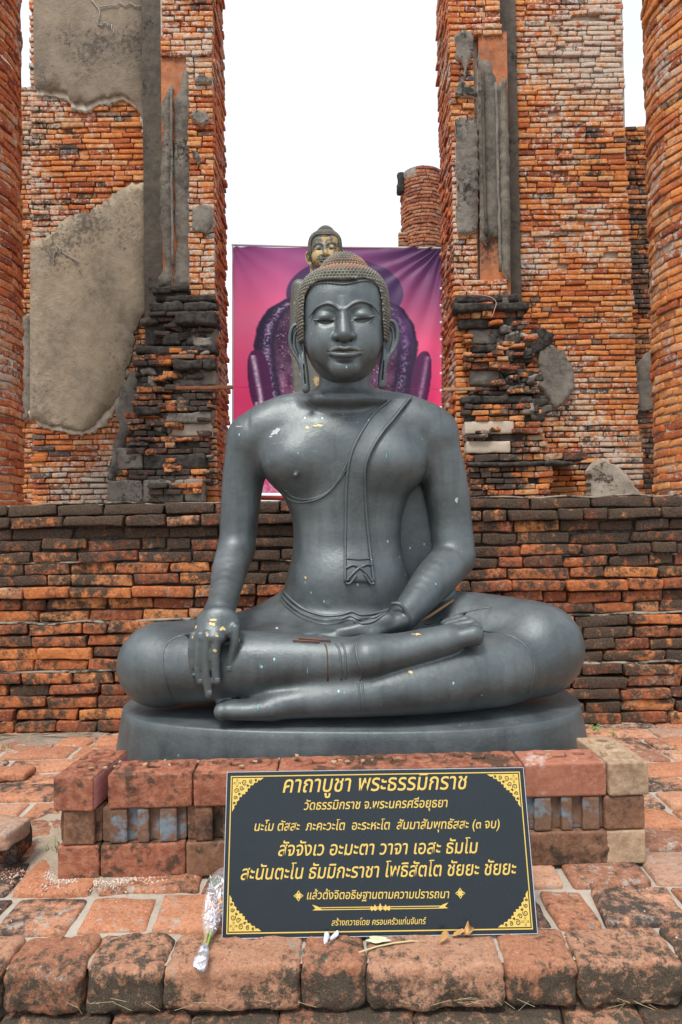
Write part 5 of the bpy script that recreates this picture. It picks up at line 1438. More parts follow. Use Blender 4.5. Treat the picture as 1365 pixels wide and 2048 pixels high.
# corner ornaments: curling leaf scrolls growing into the corner
def corner(cx_, cz_, sx, sz):
    s = .060
    def T(u, v): return (cx_+sx*u*s, cz_+sz*v*s)
    A = Acc(); D_ = Acc()
    edge = [(0, 0), (1.36, 0), (1.22, .10), (1.12, .09), (1.08, .19), (.95, .20), (.90, .30), (.78, .30), (.76, .42), (.66, .42), (.66, .56), (.56, .56), (.56, .66), (.42, .66), (.42, .76), (.30, .78), (.30, .90), (.20, .95), (.19, 1.08), (.09, 1.12), (.10, 1.22), (0, 1.36)]
    A.add(*flat('', [T(u, v) for u, v in edge], -.0008))
    def curl(cu, cv, r, turns=1.35, a0=0, w_=.022, sg=1):
        pts = []
        n = 22
        for i in range(n+1):
            t = i/n; a = a0+sg*turns*2*math.pi*t; q = r*(1-.78*t); pts.append((cu+math.cos(a)*q, cv+math.sin(a)*q))
        L_ = []; R_ = []
        for i, p in enumerate(pts):
            q = pts[min(i+1, n)]; o_ = pts[max(i-1, 0)]; dx, dy = q[0]-o_[0], q[1]-o_[1]; l = math.hypot(dx, dy) or 1
            ww = w_*(1-.4*i/n); L_.append((p[0]-dy/l*ww, p[1]+dx/l*ww)); R_.append((p[0]+dy/l*ww, p[1]-dx/l*ww))
        for i in range(n):
            D_.add(*flat('', [T(*L_[i]), T(*L_[i+1]), T(*R_[i+1]), T(*R_[i])], -.0013))
    for cu, cv, r, a0, sg in ((.52, .17, .115, 1, 1), (.17, .52, .115, .5, -1), (.80, .13, .085, 1, 1), (.13, .80, .085, .5, -1), (1.02, .08, .055, 1, 1), (.08, 1.02, .055, .5, -1), (.40, .40, .10, 0, 1), (.66, .30, .05, 0, 1), (.30, .66, .05, 0, -1)):
        curl(cu, cv, r, a0=a0, sg=sg, w_=.017)
    for k in range(4):       # four petals in the corner
        a = k*math.pi/2+math.pi/4; cu, cv = .20, .20
        for o_ in (-.25, .25):
            p0 = (cu+.04*math.cos(a), cv+.04*math.sin(a)); p1 = (cu+.17*math.cos(a+o_*2.4), cv+.17*math.sin(a+o_*2.4)); p2 = (cu+.15*math.cos(a+o_*2.9), cv+.15*math.sin(a+o_*2.9))
            D_.add(*flat('', [T(*p0), T(*p1), T(*p2)], -.0013))
    A.build('corner_ornament', M['sign_gold'], sgn, smooth=False, loc=(0, 0, 0)); D_.build('ornament_lines', M['sign_black'], sgn, smooth=False, loc=(0, 0, 0))
m_ = .0165
corner(-hw+m_, .0160, 1, 1); corner(hw-m_, .0160, -1, 1); corner(-hw+m_, SH-.0160, 1, -1); corner(hw-m_, SH-.0160, -1, -1)
def diamond(cx_, cy_, r=.0125):
    x, z = to_loc(cx_, cy_); A = Acc(); D_ = Acc()
    for k in range(4):
        a = k*math.pi/2; c, s_ = math.cos(a), math.sin(a)
        q = [(0, 0), (.38, .40), (.62, .30), (1.0, 0), (.62, -.30), (.38, -.40)]
        A.add(*flat('', [(x+(u*c-v*s_)*r, z+(u*s_+v*c)*r) for u, v in q], -.0008-.0001*k))
        q2 = [(.42, .10), (.66, .08), (.80, 0), (.66, -.08), (.42, -.10)]
        D_.add(*flat('', [(x+(u*c-v*s_)*r, z+(u*s_+v*c)*r) for u, v in q2], -.0014))
    A.build('flower_mark', M['sign_gold'], sgn, smooth=False, loc=(0, 0, 0)); D_.build('flower_lines', M['sign_black'], sgn, smooth=False, loc=(0, 0, 0))
diamond(356, 568); diamond(1008, 553)
A = Acc()
for dz in (0, 8):
    a = to_loc(432, 616+dz-2); b = to_loc(940, 602+dz+1); t = .0009
    A.add(*flat('', [(a[0], a[1]-t), (b[0], b[1]-t), (b[0], b[1]+t), (a[0], a[1]+t)], -.0008))
for sgx, cx_, cy_ in ((-1, 432, 617), (1, 940, 605)):
    x, z = to_loc(cx_, cy_); A.add(*flat('', [(x-sgx*.014, z-.004), (x+sgx*.012, z-.004), (x+sgx*.004, z+.000), (x+sgx*.013, z+.009), (x+sgx*.000, z+.005), (x-sgx*.006, z+.002)], -.0010))
x, z = to_loc(686, 612)
for k, (u, h_) in enumerate(((-.020, .005), (-.012, .008), (0, .011), (.012, .008), (.020, .005))):
    A.add(*flat('', [(x+u-.006, z-.002), (x+u*1.1, z-.007), (x+u+.006, z-.002), (x+u*1.15, z+h_)], -.0011-.0001*k))
A.build('divider', M['sign_gold'], sgn, smooth=False, loc=(0, 0, 0))
V, F = tube([(0, .010, SH*.78), (0, .235, .004)], .008, 6)     # strut behind that keeps it up
c_, s__ = math.cos(tilt), math.sin(tilt)
V, F = tube([(0, .008, SH*.80), (0, .10, .030)], .007, 6); link('strut', mesh('strut', V, F), M['sign_edge'], sgn, loc=(0, 0, 0))

# ------------------------------------------------------------ BANNER behind the doorway
def s2l(c): c = np.asarray(c, float); return np.where(c <= .04045, c/12.92, ((c+.055)/1.055)**2.4)
YBN = 8.35
bn = empty('picture_banner', (0, YBN, ZT), 'large pink and purple cloth banner printed with a dark statue head, hung in the doorway', 'banner')
def banner():
    nx, ny = 230, 280; xs = np.linspace(467, 884, nx+1); ys = np.linspace(494, 986, ny+1)
    p00, p10, p01, p11 = P(467, 494, YBN), P(884, 494, YBN), P(467, 986, YBN), P(884, 986, YBN)
    gx, gy = np.meshgrid(xs, ys); u = (gx-467)/417; v = (gy-494)/492
    X = p00.x*(1-u)*(1-v)+p10.x*u*(1-v)+p01.x*(1-u)*v+p11.x*u*v; Z = p00.z*(1-u)*(1-v)+p10.z*u*(1-v)+p01.z*(1-u)*v+p11.z*u*v
    # folds: fan out of the upper right corner, soft sag elsewhere
    ang = np.arctan2(gy-480, 895-gx); rr_ = np.hypot(gy-480, 895-gx)
    fold = np.sin(ang*26+vnoise(np.stack([ang*4, rr_*.01, ang*0], -1), 3)*2)*np.exp(-rr_/150)*.030*np.clip(rr_/40, 0, 1)
    ang2 = np.arctan2(gy-480, gx-455); r2 = np.hypot(gy-480, gx-455)
    fold += np.sin(ang2*17)*np.exp(-r2/110)*.014
    fold += .020*np.sin(gx*.085+gy*.02+2*vnoise(np.stack([gx*.01, gy*.01, gx*0], -1), 8))*np.clip((gx-780)/100, 0, 1)
    fold += .03*fbm(np.stack([gx*.012, gy*.008, gx*0], -1), 5, 3)
    Yg = YBN+fold
    V = np.stack([X, Yg, Z], -1).reshape(-1, 3)
    I = np.arange((nx+1)*(ny+1)).reshape(ny+1, nx+1)
    F = np.stack([I[:-1, :-1], I[1:, :-1], I[1:, 1:], I[:-1, 1:]], -1).reshape(-1, 4)
    # flat print
    def L(a, b, t): t = np.clip(t, 0, 1)[..., None]; return a*(1-t)+b*t
    c = np.array
    yy = [494, 560, 640, 720, 800, 990]; cols = [(.60, .32, .52), (.78, .38, .56), (.93, .43, .57), (.96, .34, .50), (.96, .26, .44), (.96, .38, .54)]
    col = np.stack([np.interp(gy, yy, [q[k] for q in cols]) for k in range(3)], -1)
    dk = np.clip((gx-560)/330, 0, 1)**.8*np.clip((700-gy)/230, 0, 1)**.8; col = L(col, c([.26, .19, .33]), dk)
    dk2 = np.clip((600-gx)/130, 0, 1)*np.clip((545-gy)/70, 0, 1)*.3; col = L(col, c([.45, .25, .42]), dk2)
    n1 = fbm(np.stack([gx*.05, gy*.05, gx*0], -1), 21, 4); n2 = fbm(np.stack([gx*.25, gy*.25, gx*0], -1), 22, 3)
    hwid = np.interp(gy, [582, 590, 600, 620, 650, 690, 740, 800, 850, 990], [20, 72, 104, 138, 158, 166, 162, 150, 130, 90])
    d = hwid-np.abs(gx-672)+n2*2
    us = np.sqrt(((gx-690)/118)**2+((gy-588)/72)**2)
    inu = np.clip((1.0-us)*60, 0, 1)
    col = L(col, c([.30, .22, .36]), inu)
    col = L(col, c([.20, .16, .25]), np.clip(d/3, 0, 1)*(gy > 584))
    inner = np.clip((d-40)/8, 0, 1); col = L(col, c([.36, .25, .34])+n1[..., None]*c([.26, .20, .22])+n2[..., None]*.05, inner*(gy > 600))
    band = np.exp(-((d-26)/7.5)**2)*(gy > 592)
    dots = np.clip(vnoise(np.stack([gx*.33+gy*.08, gy*.42, gx*0], -1), 31)*2.2+.35, 0, 1)
    col = L(col, c([.70, .60, .74]), band*(.12+.8*dots)*np.where(gx < 672, 1, .7))
    for qx, qy, qr in ((812, 745, 26), (600, 775, 30), (790, 620, 14)): col = L(col, c([.74, .42, .58]), np.clip(np.exp(-((gx-qx)**2+(gy-qy)**2)/qr**2)*(.6+.8*n1), 0, 1)*inner)
    rr2 = np.exp(-(((gx-826)/40)**2+((gy-640)/60)**2)); col = L(col, c([.42, .27, .50]), rr2*.5*(d > 8))
    for (ex, ey, wx, wy, sgn_) in ((520, 765, 24, 66, 1), (842, 765, 20, 62, -1)):
        e = ((np.abs(gx-ex-sgn_*(gy-ey)*.12)/wx)**2.4+(np.abs(gy-ey)/wy)**2.4)
        col = L(col, c([.33, .17, .31]), np.clip((1-e)*12, 0, 1))
        st = np.exp(-((gx-ex+4*sgn_-sgn_*(gy-ey)*.18)/4.5)**2)*(np.abs(gy-ey) < wy*.82)
        col = L(col, c([.86, .76, .84]), np.clip(st*(.9+.5*n2)*(1 if sgn_ > 0 else .45), 0, 1))
        hook = np.exp(-((np.hypot(gx-ex-4, (gy-ey-44)*1.2)-11)/3.5)**2)*(gy > ey+40); col = L(col, c([.86, .76, .84]), hook*.8*(sgn_ > 0))
    sp = np.clip((vnoise(np.stack([gx*.6, gy*.6, gx*0], -1), 9)-.62)*6, 0, 1); col = L(col, c([.8, .65, .8]), sp*inner*.7)
    lo_ = np.clip((gy-930)/30, 0, 1)*np.clip((n2+.1)*3, 0, 1); col = L(col, c([.85, .70, .80]), lo_*.8)
    col = L(col, c([.55, .15, .30]), np.exp(-((gy-777-(gx-680)*.012)/1.0)**2)*.5)
    lin = np.concatenate([np.clip(s2l(np.clip(col, 0, 1))*1.25, 0, .95), np.ones(gx.shape+(1,))], -1).reshape(-1, 4).astype(np.float32)
    me = mesh('printed_cloth', V, F); at = me.color_attributes.new('print', 'FLOAT_COLOR', 'POINT'); at.data.foreach_set('color', lin.ravel())
    m, n, b = newmat('printed banner cloth'); a = n.nodes.new('ShaderNodeAttribute'); a.attribute_name = 'print'
    n.links.new(a.outputs['Color'], b.inputs['Base Color']); b.inputs['Roughness'].default_value = .5; b.inputs['Specular IOR Level'].default_value = .3
    tr_ = n.nodes.new('ShaderNodeBsdfTranslucent'); n.links.new(a.outputs['Color'], tr_.inputs[0]); ms = n.nodes.new('ShaderNodeMixShader'); ms.inputs[0].default_value = .5
    n.links.new(b.outputs[0], ms.inputs[1]); n.links.new(tr_.outputs[0], ms.inputs[2]); n.links.new(ms.outputs[0], n.nodes['Material Output'].inputs[0])
    link('printed_cloth', me, m, bn)
banner()
M['rust_bar'] = mottled('rusty steel', (.20, .075, .035), (.12, .045, .025), (.3, .14, .08), 8, 50)
M['red_pipe'] = plain('red painted pipe', (.30, .045, .035), .5)
M['white_trim'] = plain('white trim', (.7, .68, .7), .6)
M['wood'] = mottled('weathered wood', (.38, .23, .13), (.26, .15, .085), (.46, .32, .2), 8, 50)
def bar(name, a, b, r, mat, parent, seg=8):
    V, F = tube([a, b], r, seg); return link(name, mesh(name, V, F), mat, parent)
bar('top_batten', P(464, 490.5, YBN+.02), P(888, 497, YBN+.02), .014, M['white_trim'], bn)
bar('side_cord', P(466, 491, YBN+.01), P(466, 990, YBN+.01), .010, M['white_trim'], bn)
bar('bottom_pipe', P(400, 994, YBN+.03), P(895, 1000, YBN+.03), .030, M['red_pipe'], bn)
for k in range(10):
    q = P(882.5, 505+k*34+4, YBN-.035); V, F = rough_box(.03, .012, .03, .006, 0, nx=1); V = V+np.array(q); link('eyelet', mesh('eyelet', V, F), M['white_trim'], bn)
V, F = rough_box(P(466, 775, 6.78).x-P(352, 775, 6.78).x, .03, .035, .003, .003, 8, 3, 6, 1, 1); V = V+np.array(P(409, 775.5, 6.78)); tag(link('steel_bar', mesh('steel_bar', V, F), M['rust_bar']), 'thin rusty steel bar laid across the left pilaster foot towards the banner', 'bar')
V, F = rough_box(P(950, 778, 6.78).x-P(886, 778, 6.78).x, .03, .03, .003, .004, 8, 3, 6, 1, 1); V = V+np.array(P(918, 778.5, 6.78)); tag(link('wooden_batten', mesh('wooden_batten', V, F), M['wood']), 'thin wooden batten on the right pilaster foot beside the banner', 'batten')

# ------------------------------------------------------------ STANDING GILDED FIGURE behind the seated one
YS = 4.62
sb = empty('standing_buddha', (P(651, 700, YS).x, YS, ZT), 'slim standing gilded Buddha behind the seated one, its gold face above the banner edge', 'statue')
hc = hp(687, 660); tgt = P(651, 508, YS); sc_ = .636
MX = Matrix.Translation(tgt) @ Matrix.Diagonal((sc_, sc_, sc_, 1)) @ Matrix.Translation(-hc)
def dupm(src, mat, parent):
    o = bpy.data.objects.new(src.name.split('.')[0], src.data); COL.objects.link(o); o.parent = parent
    o.matrix_parent_inverse = parent_world(parent).inverted() if parent == sb else Matrix()
    if parent == sb: o.matrix_basis = MX
    else: o.matrix_parent_inverse = Matrix()
    o.material_slots[0].link = 'OBJECT'; o.material_slots[0].material = mat
    return o
sh = dupm(head, M['gilt'], sb)
for s_ in (hair, curlsA, curlsB, rimo, *ears):
    o = dupm(s_, M['bronze_hair'] if s_ is not rimo and s_ not in ears else M['gilt'], sh)
    if s_ in (curlsA, curlsB): o['kind'] = 'stuff'
f = Field((sb.location.x-.36, YS-.22, ZT-.01), (sb.location.x+.36, YS+.22, tgt.z), .010)
def srow(py, h_, bf, bb): z = zof(py, YS, 651); return (z, sb.location.x, h_, YS, bf, bb)
f.profile([srow(1005, .22, .13, .12), srow(900, .20, .12, .11), srow(790, .185, .11, .10), srow(700, .165, .10, .09), srow(630, .17, .10, .09), srow(590, .19, .10, .09), srow(567, .17, .08, .08), srow(553, .09, .06, .06)], n=2.4, endk=.02)
f.cap(P(651, 530, YS), P(651, 565, YS), .075, .08, k=.02)
for s_ in (-1, 1):
    f.chain([(P(651+s_*52, 574, YS), .052), (P(651+s_*58, 640, YS), .044), (P(651+s_*57, 720, YS-.02), .036), (P(651+s_*54, 800, YS-.04), .030), (P(651+s_*53, 840, YS-.05), .028)], k=.02, kk=.02)
    f.cap((sb.location.x+s_*.08, YS-.08, ZT+.02), (sb.location.x+s_*.09, YS-.2, ZT+.015), .035, .02, k=.02)
V, F = f.nets(); link('body', mesh('body', V, F), M['gilt_dark'], sb)
f.cap((0, 0, 0), (0, 0, 0), .001)

# ------------------------------------------------------------ SMALL THINGS
rr = random.Random(99)
# flower bundle in clear film with a foil wrapped end
fb = empty('flower_bundle', G(425, 1840), 'plastic wrapped flower offering with foil end lying beside the left edge of the sign', 'flowers')
a0, a1 = G(405, 1915, .025), G(442, 1772, .045)
M['foil'], n_, b_ = newmat('crumpled foil'); b_.inputs['Base Color'].default_value = (.72, .74, .80, 1); b_.inputs['Metallic'].default_value = .8; b_.inputs['Roughness'].default_value = .35
bump(n_, b_, noise_n(n_, pos(n_), 90, 4, .7), .9, .006)
V, F = rough_box(.030, .062, .032, .014, .012, 80, 5, 5, 8, 5, 2); Mx = Matrix.Translation(a0) @ (a1-a0).to_track_quat('Y', 'Z').to_matrix().to_4x4()
A = Acc(); V[:, 0] *= .65+.5*np.clip((.03-V[:, 1])/.06, 0, 1); A.add(V, F, Mx); A.build('foil_end', M['foil'], fb)
M['stem_green'] = plain('green stem', (.20, .33, .06), .6); M['petal_white'] = plain('white petal', (.72, .68, .74), .7); M['petal_orange'] = plain('orange petal', (.75, .32, .05), .7)
M['petal_purple'] = plain('purple petal', (.20, .06, .14), .7); M['leaf_dark'] = plain('dark leaf', (.05, .11, .035), .6)
dr = (a1-a0)
for k in range(4):
    o_ = Vector((rr.uniform(-.006, .006), 0, rr.uniform(-.004, .006)))
    V, F = tube([a0+dr*.15+o_, a0+dr*.34+o_*1.5, a0+dr*.6+o_*3], .0038, 6); link('stem', mesh('stem', V, F), M['stem_green'] if k < 3 else M['wood'], fb)
def petals(mat, n, t0, t1, spread, size, name):
    A = Acc()
    for i in range(n):
        t = rr.uniform(t0, t1); w_ = spread*min(1, (t-.25)*2.2)
        c = a0+dr*t+Vector((rr.uniform(-1, 1)*w_, rr.uniform(-.4, .4)*w_, rr.uniform(-.5, .9)*w_))
        q = Euler((rr.uniform(-1.2, 1.2), rr.uniform(-1.2, 1.2), rr.uniform(0, 6.3))).to_matrix().to_4x4(); q.translation = c
        s = size*rr.uniform(.6, 1.3); A.add([(-s, 0, 0), (0, -s*.28, s*.12), (s, 0, .1*s), (0, s*.28, s*.12)], [[0, 1, 2], [0, 2, 3]], q)
    o = A.build(name, mat, fb, smooth=False); o['kind'] = 'stuff'; return o
petals(M['petal_white'], 420, .34, 1.0, .028, .010, 'white_petals'); petals(M['petal_orange'], 46, .45, .92, .027, .011, 'orange_petals'); petals(M['petal_purple'], 34, .5, .95, .025, .009, 'purple_petals'); petals(M['leaf_dark'], 60, .75, 1.06, .025, .014, 'leaves')
m, n, b = newmat('clear film'); b.inputs['Base Color'].default_value = (.92, .94, .96, 1); b.inputs['Roughness'].default_value = .12; b.inputs['Alpha'].default_value = .16; b.inputs['Specular IOR Level'].default_value = .9
bump(n, b, noise_n(n, pos(n), 35, 4), .6, .01); M['film'] = m
Vf = []; nn_ = 18
rings = [(.26, .009), (.38, .018), (.55, .029), (.8, .035), (1.0, .038), (1.14, .034)]
for t, r in rings:
    for k in range(nn_):
        a = 2*math.pi*k/nn_; q = r*(1+.12*math.sin(3*a+t*9)); Vf.append(tuple(a0+dr*t+Vector((math.cos(a)*q, 0, math.sin(a)*q*.8))))
Ff = [[i*nn_+k, i*nn_+(k+1) % nn_, (i+1)*nn_+(k+1) % nn_, (i+1)*nn_+k] for i in range(len(rings)-1) for k in range(nn_)]
link('plastic_film', mesh('plastic_film', Vf, Ff), M['film'], fb)
# two silvery shells and three golden dried curls at the sign's foot
def curl(px, py, w_, h_, mat, name, label, cat, seed, z=.012, yaw=0):
    V, F = rough_box(w_, h_*.8, h_, h_*.45, h_*.35, 70, seed, 6, 4, 4, 1)
    V[:, 2] += .5*h_*np.sin(V[:, 0]/w_*3); V[:, 1] *= .5+.8*np.clip(.5+V[:, 0]/w_, 0, 1)
    q = G(px, py, z); o = link(name, mesh(name, V, F), mat, None, loc=tuple(q), rot=(0, rr.uniform(-.3, .3), yaw)); return tag(o, label, cat)
def dryleaf(px, py, L_, W_, bend, label, yaw, up=0.0):
    V = []; F = []; n = 10; m = 4
    for lv in (0, 1):
        for i in range(n+1):
            t = i/n; w_ = W_*math.sin(math.pi*min(t*.93+.05, 1))**.8
            for j in range(m+1):
                u = j/m-.5; a = t*bend
                r0 = L_/bend; V.append((math.sin(a)*r0, u*w_, (1-math.cos(a))*r0+abs(u)*w_*1.1+.0012*math.sin(i*2.1+j)+lv*.0008))
    K = (n+1)*(m+1)
    for i in range(n):
        for j in range(m):
            a = i*(m+1)+j; F.append([a, a+1, a+m+2, a+m+1]); F.append([K+a, K+a+m+1, K+a+m+2, K+a+1])
    q = G(px, py, .006+up); o = link('dry_leaf', mesh('dry_leaf', V, F), M['dry_gold'], None, loc=tuple(q), rot=(.3, 0, yaw)); return tag(o, label, 'leaf')
M['shell'] = plain('silvery shell', (.58, .60, .68), .4); M['dry_gold'] = mottled('golden dry leaf', (.50, .30, .12), (.36, .19, .07), (.62, .42, .2), 20, 120, bs=.8, bd=.004)
curl(652, 1877, .020, .014, M['shell'], 'shell', 'left one of two small silvery shells at the foot of the sign', 'shell', 1, yaw=1.2)
curl(669, 1873, .028, .012, M['shell'], 'shell', 'right one of two small silvery shells at the foot of the sign', 'shell', 2, yaw=.1)
dryleaf(880, 1886, .034, .017, 1.6, 'leftmost curled golden dry leaf at the lower right of the sign', .75)
dryleaf(905, 1873, .036, .014, .9, 'flat golden dry leaf in the middle of three at the sign foot', .15)
dryleaf(928, 1872, .040, .026, 2.6, 'upright curled golden dry leaf, rightmost of three at the sign foot', .45)
M['straw'] = plain('dry straw', (.48, .40, .24), .9)
V, F = tube([G(718, 1905, .006), G(755, 1893, .008), G(788, 1886, .008), G(822, 1882, .010), G(852, 1883, .007)], [.0022, .002, .0022, .002, .001], 5); tag(link('straw_stalk', mesh('straw_stalk', V, F), M['straw']), 'long pale straw stalk lying on the edge bricks under the sign', 'straw')
V, F = tube([G(770, 1889, .009), G(800, 1890, .010)], .0016, 5); 
M['lichen'] = mottled('pale green lichen', (.46, .50, .28), (.60, .58, .44), (.7, .7, .6), 30, 160)
V = [tuple(G(757, 1879, .0115))]+[tuple(G(757+22*math.cos(a)*(1+.3*math.sin(5*a)), 1879+7*math.sin(a)*(1+.2*math.cos(3*a)), .0105)) for a in [2*math.pi*k/18 for k in range(18)]]
tag(link('lichen_patch', mesh('lichen_patch', V, [[0, 1+(k+1) % 18, 1+k] for k in range(18)]), M['lichen']), 'small pale green lichen patch on the brick under the sign', 'lichen')
# incense sticks lying in the lap
for i, (x0, y0, x1, y1) in enumerate(((586, 1283, 640, 1286), (598, 1279, 662, 1284))):
    a = onbody(x0, y0, .006); b = onbody(x1, y1, .006)
    V, F = tube([a, b], .0028, 5); tag(link('incense_stick', mesh('incense_stick', V, F), M['incense']), ['brown incense stick in the lap, the one lying nearer the knee', 'brown incense stick in the lap, the one touching the fingertips'][i], 'incense')
# loose bricks at the left edge
def loose(px, py, L, D, H, rz, z, label, name='loose_brick', tilt=0, mat='brick_pave', seed=0):
    V, F = rough_box(L, D, H, .012, .014, 16, 300+seed, 8, 4, 3, 2); q = G(px, py, z)
    return tag(link(name, mesh(name, V, F), M[mat], None, loc=(q.x, q.y+D/2, z+H/2), rot=(0, tilt, rz)), label, 'brick')
loose(-38, 1735, .20, .14, .085, .1, 0, 'lower dark broken brick of the pair at the left edge', seed=1, mat='brick_base')
loose(-36, 1700, .18, .13, .05, -.15, .086, 'small broken brick lying on top of another at the left edge', seed=2)
loose(0, 1566, .20, .11, .035, .06, .0, 'flat broken brick lying on the paving near the left edge', seed=3)
# red string on the right pilaster
M['string'] = plain('faded red string', (.55, .28, .24), .9)
q = [P(x, y, YP-fw*1.1-.02) for x, y, fw in ((910, 535, .05), (918, 560, .06), (930, 578, .08), (945, 588, .18), (962, 590, .18), (978, 593, .19), (988, 598, .19), (993, 606, .19), (990, 618, .19), (984, 636, .18))]
V, F = tube(catmull(q, 4), .0045, 5); tag(link('string', mesh('string', V, F), M['string']), 'faded red string hanging over the blackened moulding right of the banner', 'string')
# plants
M['grass_green'] = plain('grass blade', (.13, .20, .04), .7); M['grass_dry'] = plain('dry grass blade', (.36, .31, .15), .8); M['leaf_green'] = plain('fresh leaf', (.07, .26, .04), .5)
def tuft(px, py, n, h_, spread, name, label, mats=('grass_green', 'grass_dry'), z=0.0, lean=0.6):
    A = [Acc() for _ in mats]; c = G(px, py, z)
    for i in range(n):
        b0 = c+Vector((rr.gauss(0, spread), rr.gauss(0, spread*.4), 0)); a = rr.uniform(0, 6.28); l = h_*rr.uniform(.4, 1.1); ln = rr.uniform(.1, lean)*l
        p1 = b0+Vector((math.cos(a)*ln*.4, math.sin(a)*ln*.4, l*.6)); p2 = b0+Vector((math.cos(a)*ln*1.2, math.sin(a)*ln*1.2, l*(.95-ln/l*.4)))
        s = Vector((-math.sin(a), math.cos(a), 0))*.0016
        A[rr.randrange(len(mats))].add([b0-s, b0+s, p1+s*.8, p1-s*.8, p2], [[0, 1, 2, 3], [3, 2, 4]])
    e = empty(name, c, label, 'grass')
    for k, q in enumerate(A):
        if q.n: o = q.build('blades', M[mats[k]], e); o['kind'] = 'stuff'
tuft(235, 1738, 60, .085, .035, 'grass_tuft', 'green and dry grass tuft at the foot of the left front blocks')
tuft(190, 1722, 22, .06, .02, 'grass_tuft', 'thin grass tuft at the left front block corner')
tuft(112, 1705, 18, .05, .02, 'grass_tuft', 'small green weed on the soil left of the block border', mats=('grass_green',))
tuft(8, 1500, 30, .05, .03, 'grass_tuft', 'pale dry grass tuft on the paving at the left edge', mats=('grass_dry',))
tuft(150, 1470, 16, .02, .03, 'grass_tuft', 'tiny green moss weed on the paving left of the slab', mats=('grass_green',))
def leafy(px, py, n, size, label, z=0):
    c = G(px, py, z); A = Acc(); St = Acc()
    for i in range(n):
        a = rr.uniform(0, 6.28); d = Vector((math.cos(a), math.sin(a), rr.uniform(.3, 1.0))).normalized(); t = c+d*size*rr.uniform(.8, 2.0)
        V, F = tube([c, c+d*size*.6+Vector((0, 0, .3*size)), t], .0012, 4); St.add(V, F)
        q = (d+Vector((0, 0, -.5))).to_track_quat('Y', 'Z').to_matrix().to_4x4(); q.translation = t; s = size*rr.uniform(.6, 1)
        A.add([(0, 0, 0), (s*.4, s*.35, .1*s), (s*.35, s*.8, 0), (0, s*1.1, -.1*s), (-s*.35, s*.8, 0), (-s*.4, s*.35, .1*s)], [[0, 1, 2, 3], [0, 3, 4, 5]], q)
    e = empty('small_weed', c, label, 'plant'); A.build('leaves', M['leaf_green'], e); St.build('stems', M['grass_green'], e)
leafy(1188, 1462, 9, .024, 'bright green leafy weed sprouting between slab and paving on the right', z=.03)
leafy(1228, 1470, 5, .014, 'smaller green weed right of the leafy one beside the slab', z=.01)
# grit, straw and soil at the foot of the blocks and in the joints
def grit(n, fn, s0, s1, mat, label, name='grit'):
    A = Acc()
    for i in range(n):
        p = fn(); s = rr.uniform(s0, s1); q = Euler((rr.uniform(0, 3), rr.uniform(0, 3), rr.uniform(0, 3))).to_matrix().to_4x4(); q.translation = p
        A.add([(s, 0, 0), (-s, 0, 0), (0, s, 0), (0, -s, 0), (0, 0, s*.7), (0, 0, -s*.7)], [[0, 2, 4], [2, 1, 4], [1, 3, 4], [3, 0, 4], [2, 0, 5], [1, 2, 5], [3, 1, 5], [0, 3, 5]], q)
    o = A.build(name, mat, None, smooth=False); tag(o, label, 'gravel', kind='stuff')
M['grit_pale'] = plain('pale grit', (.55, .47, .40), .9); M['grit_red'] = plain('red grit', (.36, .15, .09), .9)
grit(1500, lambda: G(rr.gauss(190, 75), 1742+abs(rr.gauss(0, 14))+rr.uniform(-6, 8), .006), .0012, .0042, M['grit_pale'], 'pale grit scattered at the foot of the left blocks')
grit(900, lambda: G(rr.gauss(150, 90), 1735+abs(rr.gauss(0, 26)), .006), .0012, .004, M['grit_red'], 'red brick grit scattered at the foot of the left blocks')
grit(900, lambda: Vector((rr.uniform(-1.6, 1.6), rr.uniform(1.66, 3.4), .008)), .001, .003, M['grit_pale'], 'fine pale grit scattered over the paving')
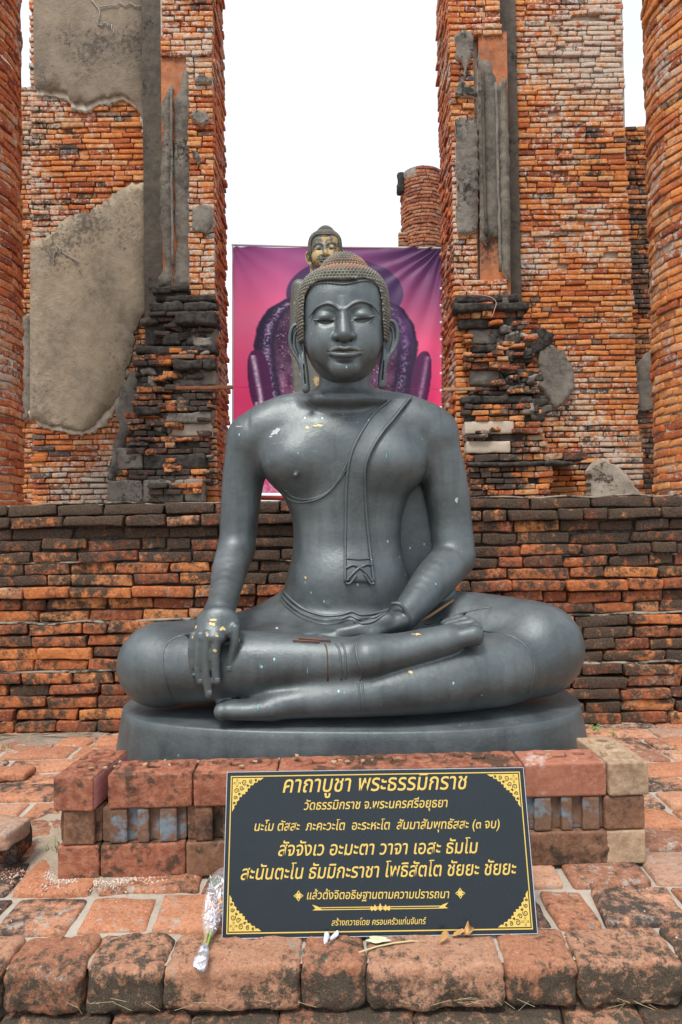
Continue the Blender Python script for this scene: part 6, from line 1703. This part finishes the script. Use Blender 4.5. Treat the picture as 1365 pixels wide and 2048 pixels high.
# soil patch left of the blocks
def soil(poly, z, mat, label):
    c = np.array([sum(p[0] for p in poly)/len(poly), sum(p[1] for p in poly)/len(poly)]); V = []; K = 6; pp = ragged(poly, 4, 14, 3); n = len(pp)
    for k in range(1, K+1):
        for x, y in pp:
            t = k/K; q = G(c[0]+(x-c[0])*t, c[1]+(y-c[1])*t, 0); V.append((q.x, q.y, z+.012*(1-t**2)+.006*float(fbm(np.array([q.x*14, q.y*14, 0]), 4, 3))-(.012 if k == K else 0)))
    q = G(c[0], c[1]); V.append((q.x, q.y, z+.014))
    F = [[k*n+i, k*n+(i+1) % n, (k+1)*n+(i+1) % n, (k+1)*n+i] for k in range(K-1) for i in range(n)]+[[K*n, (i+1) % n, i] for i in range(n)]
    o = link('soil', mesh('soil', V, F), mat); tag(o, label, 'soil', kind='stuff')
soil([(60, 1640), (118, 1560), (128, 1745), (380, 1748), (360, 1768), (230, 1785), (100, 1782), (40, 1740)], .0, M['sand'], 'sandy soil drifted against the left block border')
soil([(-200, 1470), (110, 1462), (236, 1458), (240, 1478), (150, 1490), (-200, 1500)], -.002, M['earth'], 'dusty soil along the foot of the terrace wall on the left')
# straw caught in the joint under the edge course
A = Acc()
for i in range(34):
    x = rr.choice([210, 430, 620, 880, 1000, 1250])+rr.gauss(0, 60); p0 = P(x, rr.gauss(2004, 5), YN-.02+rr.uniform(-.02, .01)); a = rr.uniform(-1.0, 1.0)+(math.pi if rr.random() < .5 else 0); l = rr.uniform(.01, .05)
    p1 = p0+Vector((math.cos(a)*l, -rr.uniform(0, .015), math.sin(a)*l*.5-.004)); s = Vector((0, 0, .0005))
    A.add([p0-s, p0+s, p1+s, p1-s], [[0, 1, 2, 3]])
tag(A.build('straw_litter', M['straw'], None, smooth=False), 'dry straw litter caught in the joint below the edge bricks', 'straw', kind='stuff')
# rubble on the terrace edge, left
for i in range(26):
    x = rr.uniform(125, 345); s = rr.uniform(8, 34)
    Vv, Ff = rough_box(s*.0035, .08, s*.0022, .012, .016, 14, 400+i, 3, 3, 3, 1); q = P(x, 996, 4.0+rr.uniform(0, 1.2)); 
    tag(link('rubble_stone', mesh('rubble_stone', Vv, Ff), M['cement' if i % 2 else 'stucco_grey'], None, loc=(q.x, q.y, ZT-.05+s*.0009)), 'pale plaster rubble on the terrace edge before the left pilaster', 'rubble', 'rubble stones on the terrace edge')
